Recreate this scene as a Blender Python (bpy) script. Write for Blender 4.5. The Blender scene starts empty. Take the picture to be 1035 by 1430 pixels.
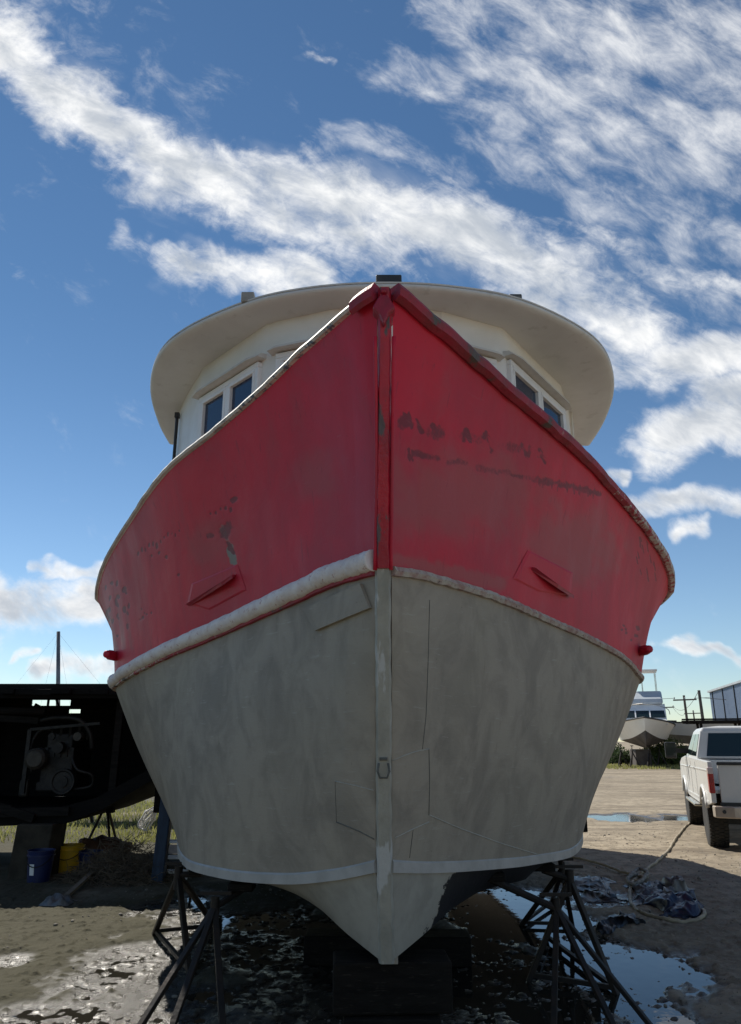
import bpy, bmesh, math, random
import numpy as np
from mathutils import Vector, Matrix, Quaternion, noise as mnoise
random.seed(7); RNG = np.random.default_rng(7)
R = math.radians
scene = bpy.context.scene
col = scene.collection
# ------------------------------------------------------------------ camera
CAMH = 1.6; PITCH = R(16.6); F = 1074.0; PW, PH = 1035.0, 1430.0
cam = bpy.data.cameras.new('camera'); camo = bpy.data.objects.new('camera', cam); col.objects.link(camo)
camo.location = (0, 0, CAMH); camo.rotation_euler = (math.pi/2 + PITCH, 0, 0)
cam.sensor_fit = 'VERTICAL'; cam.sensor_height = 36.0; cam.lens = 36.0*F/PH
cam.clip_start = 0.05; cam.clip_end = 9000
scene.camera = camo
cP, sP = math.cos(PITCH), math.sin(PITCH)
def P(px, py, d):
    """world point seen at a photo position, d metres ahead"""
    cx = (px-517.5)/F; cy = (715.0-py)/F
    t = d/(cP-cy*sP)
    return Vector((cx*t, d, CAMH+t*(sP+cy*cP)))
def G(px, py, z=0.0):
    cx = (px-517.5)/F; cy = (715.0-py)/F
    t = (z-CAMH)/(sP+cy*cP)
    return Vector((cx*t, t*(cP-cy*sP), z))
def proj(A):
    A = np.asarray(A, float); x, y, z = A[..., 0], A[..., 1], A[..., 2]-CAMH
    zc = y*cP+z*sP; yc = z*cP-y*sP
    return 517.5+F*x/zc, 715-F*yc/zc
# ------------------------------------------------------------------ numpy noise
def _h(ix, iy, s):
    n = (ix.astype(np.int64)*374761393 + iy.astype(np.int64)*668265263 + s*974711) & 0x7fffffff
    n = ((n ^ (n >> 13))*1274126177) & 0x7fffffff
    return ((n ^ (n >> 16)) & 0xffff)/65535.0
def vnoise(x, y, s=0):
    ix = np.floor(x); iy = np.floor(y); fx = x-ix; fy = y-iy
    fx = fx*fx*fx*(fx*(fx*6-15)+10); fy = fy*fy*fy*(fy*(fy*6-15)+10)
    a = _h(ix, iy, s); b = _h(ix+1, iy, s); c = _h(ix, iy+1, s); d = _h(ix+1, iy+1, s)
    return (a+(b-a)*fx)*(1-fy)+(c+(d-c)*fx)*fy
def fbm(x, y, o=4, s=0, g=0.5):
    t = 0; a = 1; n = 0
    for k in range(o):
        t = t+a*vnoise(x*2**k+17.3*k, y*2**k-9.1*k, s+k); n += a; a *= g
    return t/n
def sstep(a, b, x):
    t = np.clip((x-a)/(b-a), 0, 1); return t*t*(3-2*t)
def pchip(xs, ys, q):
    xs = np.asarray(xs, float); ys = np.asarray(ys, float); q = np.asarray(q, float)
    h = np.diff(xs); dl = np.diff(ys)/h; m = np.zeros_like(ys)
    for i in range(1, len(xs)-1):
        if dl[i-1]*dl[i] > 0:
            w1 = 2*h[i]+h[i-1]; w2 = h[i]+2*h[i-1]
            m[i] = (w1+w2)/(w1/dl[i-1]+w2/dl[i])
    m[0] = dl[0]; m[-1] = dl[-1]
    k = np.clip(np.searchsorted(xs, q)-1, 0, len(xs)-2)
    t = (q-xs[k])/h[k]
    return ((2*t**3-3*t**2+1)*ys[k]+(t**3-2*t**2+t)*h[k]*m[k]+(-2*t**3+3*t**2)*ys[k+1]+(t**3-t**2)*h[k]*m[k+1])
# ------------------------------------------------------------------ materials
class NT:
    def __init__(s, tree): s.t = tree
    def n(s, typ, **kw):
        nd = s.t.nodes.new(typ)
        for k, v in kw.items(): setattr(nd, k, v)
        return nd
    def set(s, sock, v):
        if isinstance(v, bpy.types.NodeSocket): s.t.links.new(v, sock)
        elif v is not None: sock.default_value = v
    def m(s, op, a, b=None, c=None, clamp=False):
        nd = s.n('ShaderNodeMath', operation=op); nd.use_clamp = clamp
        for i, v in enumerate((a, b, c)):
            if v is not None: s.set(nd.inputs[i], v)
        return nd.outputs[0]
    def noise(s, vec, scale, detail=4, rough=.5, dist=0):
        nd = s.n('ShaderNodeTexNoise'); s.set(nd.inputs['Vector'], vec)
        nd.inputs['Scale'].default_value = scale; nd.inputs['Detail'].default_value = detail
        nd.inputs['Roughness'].default_value = rough; nd.inputs['Distortion'].default_value = dist
        return nd.outputs['Fac']
    def ramp(s, v, a, b, smooth=True):
        nd = s.n('ShaderNodeMapRange'); nd.interpolation_type = 'SMOOTHSTEP' if smooth else 'LINEAR'
        s.set(nd.inputs[0], v); nd.inputs[1].default_value = a; nd.inputs[2].default_value = b
        return nd.outputs[0]
    def mix(s, f, a, b):
        nd = s.n('ShaderNodeMix', data_type='RGBA'); s.set(nd.inputs[0], f)
        for k, v in ((6, a), (7, b)):
            s.set(nd.inputs[k], (*v, 1) if isinstance(v, tuple) and len(v) == 3 else v)
        return nd.outputs[2]
    def mapping(s, vec, scale=(1, 1, 1), rot=(0, 0, 0), loc=(0, 0, 0)):
        nd = s.n('ShaderNodeMapping'); s.set(nd.inputs[0], vec)
        nd.inputs['Scale'].default_value = scale; nd.inputs['Rotation'].default_value = rot; nd.inputs['Location'].default_value = loc
        return nd.outputs[0]
    def sep(s, v):
        nd = s.n('ShaderNodeSeparateXYZ'); s.set(nd.inputs[0], v); return nd.outputs
    def pos(s): return s.n('ShaderNodeNewGeometry').outputs['Position']
    def obj(s): return s.n('ShaderNodeTexCoord').outputs['Object']
    def bump(s, h, strength=.3, dist=.01):
        nd = s.n('ShaderNodeBump'); nd.inputs['Strength'].default_value = strength; nd.inputs['Distance'].default_value = dist
        s.set(nd.inputs['Height'], h); return nd.outputs[0]
def newmat(name):
    m = bpy.data.materials.new(name); m.use_nodes = True
    t = NT(m.node_tree); b = m.node_tree.nodes['Principled BSDF']
    return m, t, b
def simple(name, c, c2=None, rough=.6, metal=0, scale=6, bump=.15, c3=None, spec=.5, bscale=None, stretch=(1, 1, 1)):
    """weathered paint / wood / metal: two tones broken up by noise, plus specks and a little relief"""
    m, t, b = newmat(name)
    v = t.mapping(t.obj(), stretch)
    c2 = c2 or tuple(x*.72 for x in c)
    n1 = t.noise(v, scale, 6, .6, .3)
    cc = t.mix(t.ramp(n1, .35, .68), c, c2)
    if c3: cc = t.mix(t.ramp(t.noise(v, scale*3.1, 5, .65), .58, .68), cc, c3)
    t.set(b.inputs['Base Color'], cc)
    t.set(b.inputs['Roughness'], t.m('MULTIPLY_ADD', n1, .3, rough-.15))
    b.inputs['Metallic'].default_value = metal; b.inputs['Specular IOR Level'].default_value = spec
    if bump: t.set(b.inputs['Normal'], t.bump(t.noise(v, bscale or scale*5, 5, .6), bump, .01))
    return m
def dull(m, s=.12): m.node_tree.nodes['Principled BSDF'].inputs['Specular IOR Level'].default_value = s; return m
def glass(name, c=(.012, .018, .025), rough=.06):
    m, t, b = newmat(name)
    b.inputs['Base Color'].default_value = (*c, 1); b.inputs['Roughness'].default_value = rough
    t.set(b.inputs['Normal'], t.bump(t.noise(t.obj(), 2.5, 2), .06, .02))
    return m
# ------------------------------------------------------------------ mesh builder
WLOC = {}
class MB:
    def __init__(s): s.v = []; s.f = []
    def add(s, vs, fs):
        o = len(s.v); s.v += [tuple(v) for v in vs]; s.f += [tuple(i+o for i in f) for f in fs]; return s
    def box(s, c, sz, M=None):
        c = Vector(c); x, y, z = (k/2 for k in sz)
        vs = [Vector((a*x, b*y, d*z)) for a in (-1, 1) for b in (-1, 1) for d in (-1, 1)]
        if M: vs = [M @ v for v in vs]
        return s.add([c+v for v in vs], [(0, 1, 3, 2), (4, 6, 7, 5), (0, 4, 5, 1), (2, 3, 7, 6), (0, 2, 6, 4), (1, 5, 7, 3)])
    def beam(s, p, q, w, h=None, up=(0, 0, 1), taper=1):
        p = Vector(p); q = Vector(q); h = h or w; d = (q-p).normalized(); up = Vector(up)
        if abs(d.dot(up)) > .97: up = Vector((0, 1, 0))
        a = d.cross(up).normalized(); b = a.cross(d)
        vs = []
        for e, k in ((p, 1), (q, taper)):
            vs += [e-a*w/2*k-b*h/2*k, e+a*w/2*k-b*h/2*k, e+a*w/2*k+b*h/2*k, e-a*w/2*k+b*h/2*k]
        return s.add(vs, [(3, 2, 1, 0), (4, 5, 6, 7), (0, 1, 5, 4), (1, 2, 6, 5), (2, 3, 7, 6), (3, 0, 4, 7)])
    def tube(s, pts, r, n=8, cap=True, closed=False):
        pts = [Vector(p) for p in pts]; N = len(pts)
        rs = r if isinstance(r, (list, tuple)) else [r]*N
        up = Vector((0.13, .21, .97)); vs = []; a = None
        for i, p in enumerate(pts):
            d = ((pts[(i+1) % N]-pts[i-1]) if closed else (pts[min(i+1, N-1)]-pts[max(i-1, 0)])).normalized()
            if a is None: a = d.cross(up).normalized()
            a = (a-d*a.dot(d)).normalized(); b = d.cross(a)
            vs += [p+(a*math.cos(2*math.pi*k/n)+b*math.sin(2*math.pi*k/n))*rs[i] for k in range(n)]
        fs = []
        for i in range(N if closed else N-1):
            j = (i+1) % N
            fs += [(i*n+k, i*n+(k+1) % n, j*n+(k+1) % n, j*n+k) for k in range(n)]
        if cap and not closed: fs += [tuple(range(n-1, -1, -1)), tuple((N-1)*n+k for k in range(n))]
        return s.add(vs, fs)
    def grid(s, A, flip=False):
        A = np.asarray(A); a, b = A.shape[:2]
        fs = []
        for i in range(a-1):
            for j in range(b-1):
                q = (i*b+j, i*b+j+1, (i+1)*b+j+1, (i+1)*b+j); fs.append(q[::-1] if flip else q)
        return s.add(A.reshape(-1, 3).tolist(), fs)
    def prism(s, poly, a, b, axis=0):
        """extrude a 2-D outline between a and b along an axis"""
        n = len(poly)
        def mk(p, t): return [(t, p[0], p[1]), (p[0], t, p[1]), (p[0], p[1], t)][axis]
        vs = [mk(p, a) for p in poly]+[mk(p, b) for p in poly]
        fs = [tuple(range(n-1, -1, -1)), tuple(range(n, 2*n))]+[(i, (i+1) % n, n+(i+1) % n, n+i) for i in range(n)]
        return s.add(vs, fs)
    def lathe(s, prof, n=20, c=(0, 0, 0), axis='Z'):
        c = Vector(c); vs = []
        for r, z in prof:
            for k in range(n):
                t = 2*math.pi*k/n; x, y = r*math.cos(t), r*math.sin(t)
                vs.append(c+Vector((x, y, z) if axis == 'Z' else (z, x, y) if axis == 'X' else (x, z, y)))
        fs = [(i*n+k, i*n+(k+1) % n, (i+1)*n+(k+1) % n, (i+1)*n+k) for i in range(len(prof)-1) for k in range(n)]
        fs += [tuple(range(n-1, -1, -1)), tuple((len(prof)-1)*n+k for k in range(n))]
        return s.add(vs, fs)
    def build(s, name, mat, parent=None, smooth=False, bevel=0, local=False, auto=None, fix=True):
        me = bpy.data.meshes.new(name)
        off = Vector((0, 0, 0))
        if parent is not None and not local: off = WLOC[parent.name]
        if parent is None and not local:
            a = np.array(s.v); off = Vector((a[:, 0].mean(), a[:, 1].mean(), a[:, 2].min()))
        me.from_pydata([(x-off.x, y-off.y, z-off.z) for x, y, z in s.v], [], s.f)
        if fix:
            bm = bmesh.new(); bm.from_mesh(me); bmesh.ops.recalc_face_normals(bm, faces=bm.faces); bm.to_mesh(me); bm.free()
        o = bpy.data.objects.new(name, me); col.objects.link(o)
        me.materials.append(mat)
        if parent is not None: o.parent = parent; WLOC[o.name] = Vector(WLOC.get(parent.name, (0, 0, 0)))
        else: o.location = off; WLOC[o.name] = off.copy()
        if smooth:
            me.polygons.foreach_set('use_smooth', [True]*len(me.polygons))
            if auto: me.set_sharp_from_angle(angle=R(auto))
        if bevel:
            md = o.modifiers.new('bevel', 'BEVEL'); md.width = bevel; md.segments = 2; md.limit_method = 'ANGLE'; md.angle_limit = R(40)
        return o
def tag(o, label, cat, group=None, kind=None):
    o['label'] = label; o['category'] = cat
    if group: o['group'] = group
    if kind: o['kind'] = kind
    return o
def thing(name, loc, label, cat, group=None, rz=0):
    o = bpy.data.objects.new(name, None); col.objects.link(o); o.location = loc; o.rotation_euler = (0, 0, rz)
    o.empty_display_size = .2; WLOC[o.name] = Vector(loc)
    return tag(o, label, cat, group)
def structure(o): o['kind'] = 'structure'; return o
def copy_tree(o, parent=None):
    c = o.copy(); col.objects.link(c)
    if parent: c.parent = parent
    for ch in list(o.children): copy_tree(ch, c)
    return c
def arc(pts, n=8):
    """smooth curve through points"""
    pts = [Vector(p) for p in pts]; out = []
    for i in range(len(pts)-1):
        p0 = pts[max(i-1, 0)]; p1 = pts[i]; p2 = pts[i+1]; p3 = pts[min(i+2, len(pts)-1)]
        for k in range(n):
            t = k/n
            out.append(.5*((2*p1)+(p2-p0)*t+(2*p0-5*p1+4*p2-p3)*t*t+(3*p1-p0-3*p2+p3)*t**3))
    return out+[pts[-1]]
# ------------------------------------------------------------------ light and sky
SUN_AZ, SUN_EL = R(-33), R(46)      # measured from straight ahead, negative to the left
sd = Vector((math.sin(SUN_AZ)*math.cos(SUN_EL), math.cos(SUN_AZ)*math.cos(SUN_EL), math.sin(SUN_EL)))
sl = bpy.data.lights.new('sun', 'SUN'); sl.energy = 4.6; sl.angle = R(.5); sl.color = (1, .94, .84)
so = bpy.data.objects.new('sun', sl); col.objects.link(so); so.rotation_euler = (-sd).to_track_quat('-Z', 'Y').to_euler()
so.location = sd*60
world = bpy.data.worlds.new('World'); scene.world = world; world.use_nodes = True
w = NT(world.node_tree); bg = world.node_tree.nodes['Background']
sky = w.n('ShaderNodeTexSky', sky_type='NISHITA'); sky.sun_disc = False
sky.sun_elevation = SUN_EL; sky.sun_rotation = SUN_AZ
sky.air_density = 1.0; sky.dust_density = .0; sky.ozone_density = 1.2; sky.altitude = 0
dirv = w.n('ShaderNodeTexCoord').outputs['Generated']
dx, dy, dz = w.sep(dirv)
front = w.ramp(dy, .08, .3)
dys = w.m('MAXIMUM', dy, .08)
U = w.m('DIVIDE', dx, dys); V = w.m('DIVIDE', dz, dys)
def uv(px, py): p = P(px, py, 1.0); return p.x, p.z-CAMH
# warp the plane the cloud bands are laid out in, so that their edges wander
wc = w.n('ShaderNodeCombineXYZ'); w.set(wc.inputs[0], U); w.set(wc.inputs[1], V); uvv = wc.outputs[0]
wn = w.n('ShaderNodeTexNoise'); w.set(wn.inputs['Vector'], uvv); wn.inputs['Scale'].default_value = 5; wn.inputs['Detail'].default_value = 4; wn.inputs['Roughness'].default_value = .6
wr, wg, wb = w.sep(wn.outputs['Color'])
Uw = w.m('ADD', U, w.m('MULTIPLY_ADD', wr, .16, -.08)); Vw = w.m('ADD', V, w.m('MULTIPLY_ADD', wg, .16, -.08))
CL = [(-60, 10, 50, 110, 70, 1), (50, 110, 230, 225, 66, 1), (230, 225, 430, 280, 80, 1), (430, 280, 640, 330, 90, 1), (640, 330, 800, 390, 85, 1),
      (800, 390, 890, 470, 60, .9), (260, 360, 440, 380, 46, .9),  (830, 330, 930, 400, 40, .55),
      (930, 600, 1060, 590, 48, 1.15), (930, 510, 1060, 500, 40, 1.0), (980, 550, 1060, 560, 40, 1.15), (840, 500, 960, 540, 24, .7), (960, 385, 1060, 400, 22, .75),
      (860, 688, 1050, 712, 22, .95), (950, 740, 1010, 742, 14, .95), (800, 655, 880, 650, 14, .8), (920, 900, 1060, 902, 12, .95),
      (-30, 850, 140, 838, 32, 1.05), (30, 808, 150, 798, 11, .85), (70, 940, 160, 925, 20, 1.0), (30, 912, 60, 912, 9, .8), (420, 80, 450, 85, 12, .5), (180, 325, 240, 345, 30, .5)]
def bands(lst):
    mask = None
    for x0, y0, x1, y1, wd, k in lst:
        a = uv(x0, y0); b = uv(x1, y1); ww = wd/F*1.12
        ex, ey = b[0]-a[0], b[1]-a[1]; L2 = ex*ex+ey*ey
        qx = w.m('SUBTRACT', Uw, a[0]); qy = w.m('SUBTRACT', Vw, a[1])
        t = w.m('MULTIPLY_ADD', qx, ex/L2, w.m('MULTIPLY', qy, ey/L2), clamp=True)
        rx = w.m('MULTIPLY_ADD', t, -ex, qx); ry = w.m('MULTIPLY_ADD', t, -ey, qy)
        d = w.m('SQRT', w.m('MULTIPLY_ADD', rx, rx, w.m('MULTIPLY', ry, ry)))
        g = w.m('MULTIPLY', w.ramp(w.m('DIVIDE', d, ww), 1.7, .0), k)
        mask = g if mask is None else w.m('MAXIMUM', mask, g)
    return mask
mask = bands(CL)
# the high, thin, torn sheet at the upper right
mask2 = bands([(545, 95, 700, 120, 40, .9), (690, 20, 1060, 60, 120, 1), (740, 150, 1060, 190, 130, 1), (860, 280, 1060, 330, 80, .8), (640, -10, 800, 20, 60, .8), (900, 400, 1060, 440, 60, .6), (480, 200, 650, 230, 50, .6), (0, 10, 200, 150, 120, .4)])
streak = lambda sx, sy, deg, loc=(0, 0, 0): w.mapping(w.mapping(uvv, (1, 1, 1), (0, 0, R(deg))), (sx, sy, 1), (0, 0, 0), loc)
nA = w.noise(streak(2.6, 5.2, 33), 2.2, 12, .62, .45)
nB = w.noise(streak(12, 14, 20), 2.2, 12, .68, .5)
nz = w.m('MULTIPLY_ADD', nA, .66, w.m('MULTIPLY', nB, .34))
dens = w.ramp(w.m('ADD', w.m('MULTIPLY', mask, .64), w.m('MULTIPLY', w.m('SUBTRACT', nz, .5), 1.55)), .17, .74)
nC = w.noise(streak(5.0, 8.5, 44, (.5, .9, 0)), 2.0, 14, .66, .35)
thin = w.m('MULTIPLY', w.ramp(w.m('ADD', w.m('MULTIPLY', mask2, .42), w.m('ADD', w.m('MULTIPLY', w.m('SUBTRACT', nC, .5), 1.1), w.m('MULTIPLY', w.m('SUBTRACT', nA, .5), .6))), .08, .82), .86)
dens = w.m('MULTIPLY', w.m('MAXIMUM', dens, thin), front)
gen = w.noise(w.mapping(dirv, (2, 2, 4)), 1.6, 8, .6, .4)
rest = w.m('MULTIPLY', w.m('MULTIPLY', w.ramp(gen, .5, .72), .75), w.m('SUBTRACT', 1, front))
dens = w.m('MULTIPLY', w.m('MAXIMUM', dens, rest), w.ramp(dz, .0, .06))
veil = w.m('MULTIPLY', w.m('MULTIPLY', w.ramp(w.m('MULTIPLY_ADD', w.noise(streak(3, 9, 32, (.7, .1, 0)), 2.0, 10, .6, .8), .6, w.m('MULTIPLY', mask, .55)), .45, 1.0), .28), front)
dens = w.m('MAXIMUM', dens, w.m('MULTIPLY', veil, w.ramp(dz, .0, .06)))
body = w.ramp(w.m('ADD', w.m('MULTIPLY', w.noise(streak(4, 8, 30, (.3, .2, 0)), 2.2, 9, .6, .4), .7), w.m('MULTIPLY', mask, .25)), .42, .72)
ccol = w.mix(body, (11.0, 11.0, 10.9), (5.4, 5.9, 6.6))
skyc = w.n('ShaderNodeMix', data_type='RGBA', blend_type='MULTIPLY'); skyc.inputs[0].default_value = 1
w.set(skyc.inputs[6], sky.outputs[0]); w.set(skyc.inputs[7], w.mix(w.ramp(dz, .0, .55), (.90, 1.0, 1.10), (.56, .75, .86)))
fin = w.mix(dens, skyc.outputs[2], ccol)
w.set(bg.inputs['Color'], fin); bg.inputs['Strength'].default_value = .075
scene.view_settings.view_transform = 'Standard'; scene.view_settings.look = 'None'
scene.view_settings.gamma = 1; scene.view_settings.exposure = .38
scene.cycles.max_bounces = 8; scene.cycles.use_denoising = True
# ------------------------------------------------------------------ ground and puddles
def axis(segs):
    out = []
    for a, b, st in segs:
        n = max(1, int(round(abs(b-a)/st))); out += [a+(b-a)*i/n for i in range(n)]
    return out
def grow(a, lim, st, k):
    out = []; x = a; s = st
    while x < lim: out.append(x); x += s; s *= k
    return out+[lim]
xs = axis([(-4.2, 4.2, .0165)]); pos_ = grow(4.2, 4000, .0175, 1.06)
xs = [-v for v in pos_[::-1]][:-1]+xs+pos_
ys = axis([(3.6, 8.2, .0165)]); fy = grow(8.2, 4000, .018, 1.022); by_ = grow(-3.6, 4000, .03, 1.12)
ys = [-v for v in by_[::-1]][:-1]+ys+fy
X, Y = np.meshgrid(np.array(xs), np.array(ys), indexing='ij')
px_, py_ = proj(np.stack([X, np.maximum(Y, 2.5), np.zeros_like(X)], -1))
# basins: photo-placed hollows in the yard, as world ellipses
BAS = []
def basin(px, py, wx, wy, depth, soft=.55, rot=0):
    c = G(px, py); BAS.append((c.x, c.y, wx, wy, depth, soft, rot))
basin(850, 1345, .62, 1.05, .050, .5); basin(800, 1420, .62, .75, .040); basin(700, 1400, .75, .6, .031)
basin(720, 1285, .75, 1.0, .050, .4); basin(690, 1255, .9, 1.0, .044); basin(880, 1415, .40, .5, .040); basin(580, 1400, .8, .7, .030)
basin(840, 1255, .8, .55, .033)
basin(212, 1350, .68, 1.15, .032, .35); basin(255, 1400, .5, .6, .032, .4); basin(150, 1425, .9, .42, .033, .4); basin(265, 1262, .5, .8, .042); basin(290, 1340, .35, .5, .035)
basin(540, 1365, 1.7, 2.0, .041, .4); basin(330, 1300, .8, 1.2, .036); basin(440, 1340, .8, .8, .031); basin(400, 1420, .7, .5, .030)
basin(862, 1142, .9, 1.1, .062, .5); basin(950, 1143, .62, .9, .06, .5); basin(20, 1345, .2, .25, .03)
def ground_h(X, Y):
    m = np.zeros_like(X); WARP = (fbm(X*1.7+3, Y*1.1, 4, 51)-.5)*1.1+(fbm(X*7, Y*4, 3, 57)-.5)*.5
    for cx, cy, wx, wy, dep, soft, rot in BAS:
        r = np.sqrt(((X-cx)/wx)**2+((Y-cy)/wy)**2)+WARP
        m = np.maximum(m, dep*(1-sstep(1-soft, 1.25, r)))
    dist = np.hypot(X, Y)
    fade = 1-sstep(30, 90, dist)
    fine = 1-sstep(9, 22, dist)
    lo = fbm(X*.35+5, Y*.35+9, 3, 3)-.5
    mid = fbm(X*2.1, Y*2.1, 4, 11)-.5
    hi = fbm(X*12, Y*12, 4, 23, .68)-.5
    cl = np.clip(fbm(X*17, Y*17, 3, 31, .6)-.60, 0, 1)          # clods and pebbles trodden into the mud
    dry = .036+.030*lo*fade+.020*mid*fade+(.016+.016*sstep(1.2, 2.6, X))*hi*fine+.075*cl*fine
    ruts = .022*(fbm((X*.96-Y*.28)*4.2, (X*.28+Y*.96)*.35, 4, 61)-.5)*sstep(8, 11, Y)*fade*sstep(.0, 3, X)
    h = np.maximum(dry+ruts, .012) - m
    return np.maximum(h, -.06)
H = ground_h(X, Y)
nx, ny = X.shape
me = bpy.data.meshes.new('ground')
me.vertices.add(nx*ny); me.vertices.foreach_set('co', np.stack([X, Y, H], -1).astype(np.float32).ravel())
ii, jj = np.meshgrid(np.arange(nx-1), np.arange(ny-1), indexing='ij')
q = np.stack([ii*ny+jj, (ii+1)*ny+jj, (ii+1)*ny+jj+1, ii*ny+jj+1], -1).reshape(-1, 4).astype(np.int32)
me.loops.add(q.size); me.loops.foreach_set('vertex_index', q.ravel())
me.polygons.add(len(q)); me.polygons.foreach_set('loop_start', np.arange(0, q.size, 4, dtype=np.int32))
me.polygons.foreach_set('use_smooth', np.ones(len(q), bool))
me.update(calc_edges=True)
ground = bpy.data.objects.new('ground', me); col.objects.link(ground); structure(ground)
def gz(x, y): return float(ground_h(np.array([[x]]), np.array([[y]]))[0, 0])
m, t, b = newmat('sandy yard dirt')
p = t.pos(); gx, gy, gzz = t.sep(p)
n1 = t.noise(p, .45, 6, .6, .4); n2 = t.noise(p, 5, 7, .65); n3 = t.noise(p, 38, 5, .7)
sand = t.mix(t.ramp(n1, .38, .66), (.37, .315, .235), (.25, .21, .155))
sand = t.mix(t.m('MULTIPLY', t.ramp(n2, .42, .66), .75), sand, (.17, .14, .10))
sand = t.mix(t.m('MULTIPLY', t.ramp(n3, .56, .72), .75), sand, (.10, .085, .065))
sand = t.mix(t.m('MULTIPLY', t.ramp(t.noise(p, 30, 4, .6, .2), .60, .70), .6), sand, (.42, .38, .31))
trk = t.noise(t.mapping(p, (.22, 2.2, 1), (0, 0, R(5))), 1.2, 6, .6, .6)      # old wheel tracks across the yard
sand = t.mix(t.m('MULTIPLY', t.m('MULTIPLY', t.ramp(trk, .5, .62), t.ramp(gy, 7, 13)), .85), sand, (.17, .14, .105))
grn = t.m('MULTIPLY', t.ramp(gx, .6, -1.2), t.ramp(n1, .2, .5))
sand = t.mix(t.m('MULTIPLY', grn, .92), sand, t.mix(n2, (.034, .034, .020), (.068, .065, .040)))   # thin algae on the left-hand mud
wet = t.ramp(gzz, .030, .004)
wetz = t.m('MULTIPLY', wet, t.ramp(gy, 60, 40))
colr = t.mix(t.m('MULTIPLY', wetz, .80), sand, (.018, .015, .012))
t.set(b.inputs['Base Color'], colr)
t.set(b.inputs['Roughness'], t.m('MULTIPLY_ADD', wetz, -.70, .95))
t.set(b.inputs['Specular IOR Level'], t.m('MULTIPLY_ADD', wetz, .35, .2))
t.set(b.inputs['Normal'], t.bump(t.m('MULTIPLY_ADD', n3, .7, t.m('MULTIPLY_ADD', t.noise(p, 110, 3, .6), .35, t.m('MULTIPLY', n2, .6))), .75, .02))
me.materials.append(m); GROUND_MAT = m
m, t, b = newmat('muddy puddle water')
b.inputs['Base Color'].default_value = (.022, .020, .015, 1); b.inputs['Roughness'].default_value = .03; b.inputs['IOR'].default_value = 1.33
b.inputs['Specular IOR Level'].default_value = .5
p = t.pos()
t.set(b.inputs['Normal'], t.bump(t.noise(t.mapping(p, (1, .6, 1)), 9, 3, .5), .05, .02))
WATER = m
o = MB().grid([[(x, y, 0) for y in np.linspace(3.2, 10.5, 9)] for x in np.linspace(-3.6, 3.4, 9)]).build('puddle', WATER, local=True); structure(o)
o = MB().grid([[(x, y, 0) for y in np.linspace(15.6, 20.5, 9)] for x in np.linspace(4.0, 8.6, 9)]).build('puddle', WATER, local=True); structure(o)
# loose stones lying about the yard: nobody could count them
gb = MB()
mg, t, b = newmat('loose gravel')
t.set(b.inputs['Base Color'], t.mix(t.noise(t.pos(), 11, 2), (.07, .06, .05), (.30, .27, .22))); b.inputs['Roughness'].default_value = .85
ico = bmesh.new(); bmesh.ops.create_icosphere(ico, subdivisions=1, radius=1); iv = [v.co.copy() for v in ico.verts]; ifs = [tuple(v.index for v in f.verts) for f in ico.faces]; ico.free()
cnt = 0
pts = []
while cnt < 4600:
    x = random.uniform(-4, 8); y = 4.4+random.random()**1.4*13
    if fbm(np.array([x*.9]), np.array([y*.9]), 3, 77)[0] < random.uniform(.35, .75): continue
    pts.append((x, y)); cnt += 1
pa = np.array(pts); hh = ground_h(pa[:, :1], pa[:, 1:])[:, 0]
for (x, y), z in zip(pts, hh):
    s = random.uniform(.004, .011)*(1 if random.random() < .93 else 2.6); Rm = Matrix.Rotation(random.uniform(0, 6), 3, 'Z')
    k = Vector((1, random.uniform(.6, 1), random.uniform(.4, .8)))
    gb.add([Vector((x, y, z+s*.25))+Rm @ Vector((v.x*k.x, v.y*k.y, v.z*k.z))*s*random.uniform(.8, 1.15) for v in iv], ifs)
o = gb.build('gravel', mg, local=True, fix=False); tag(o, 'loose stones and clods scattered over the muddy yard', 'gravel', kind='stuff')
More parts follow.
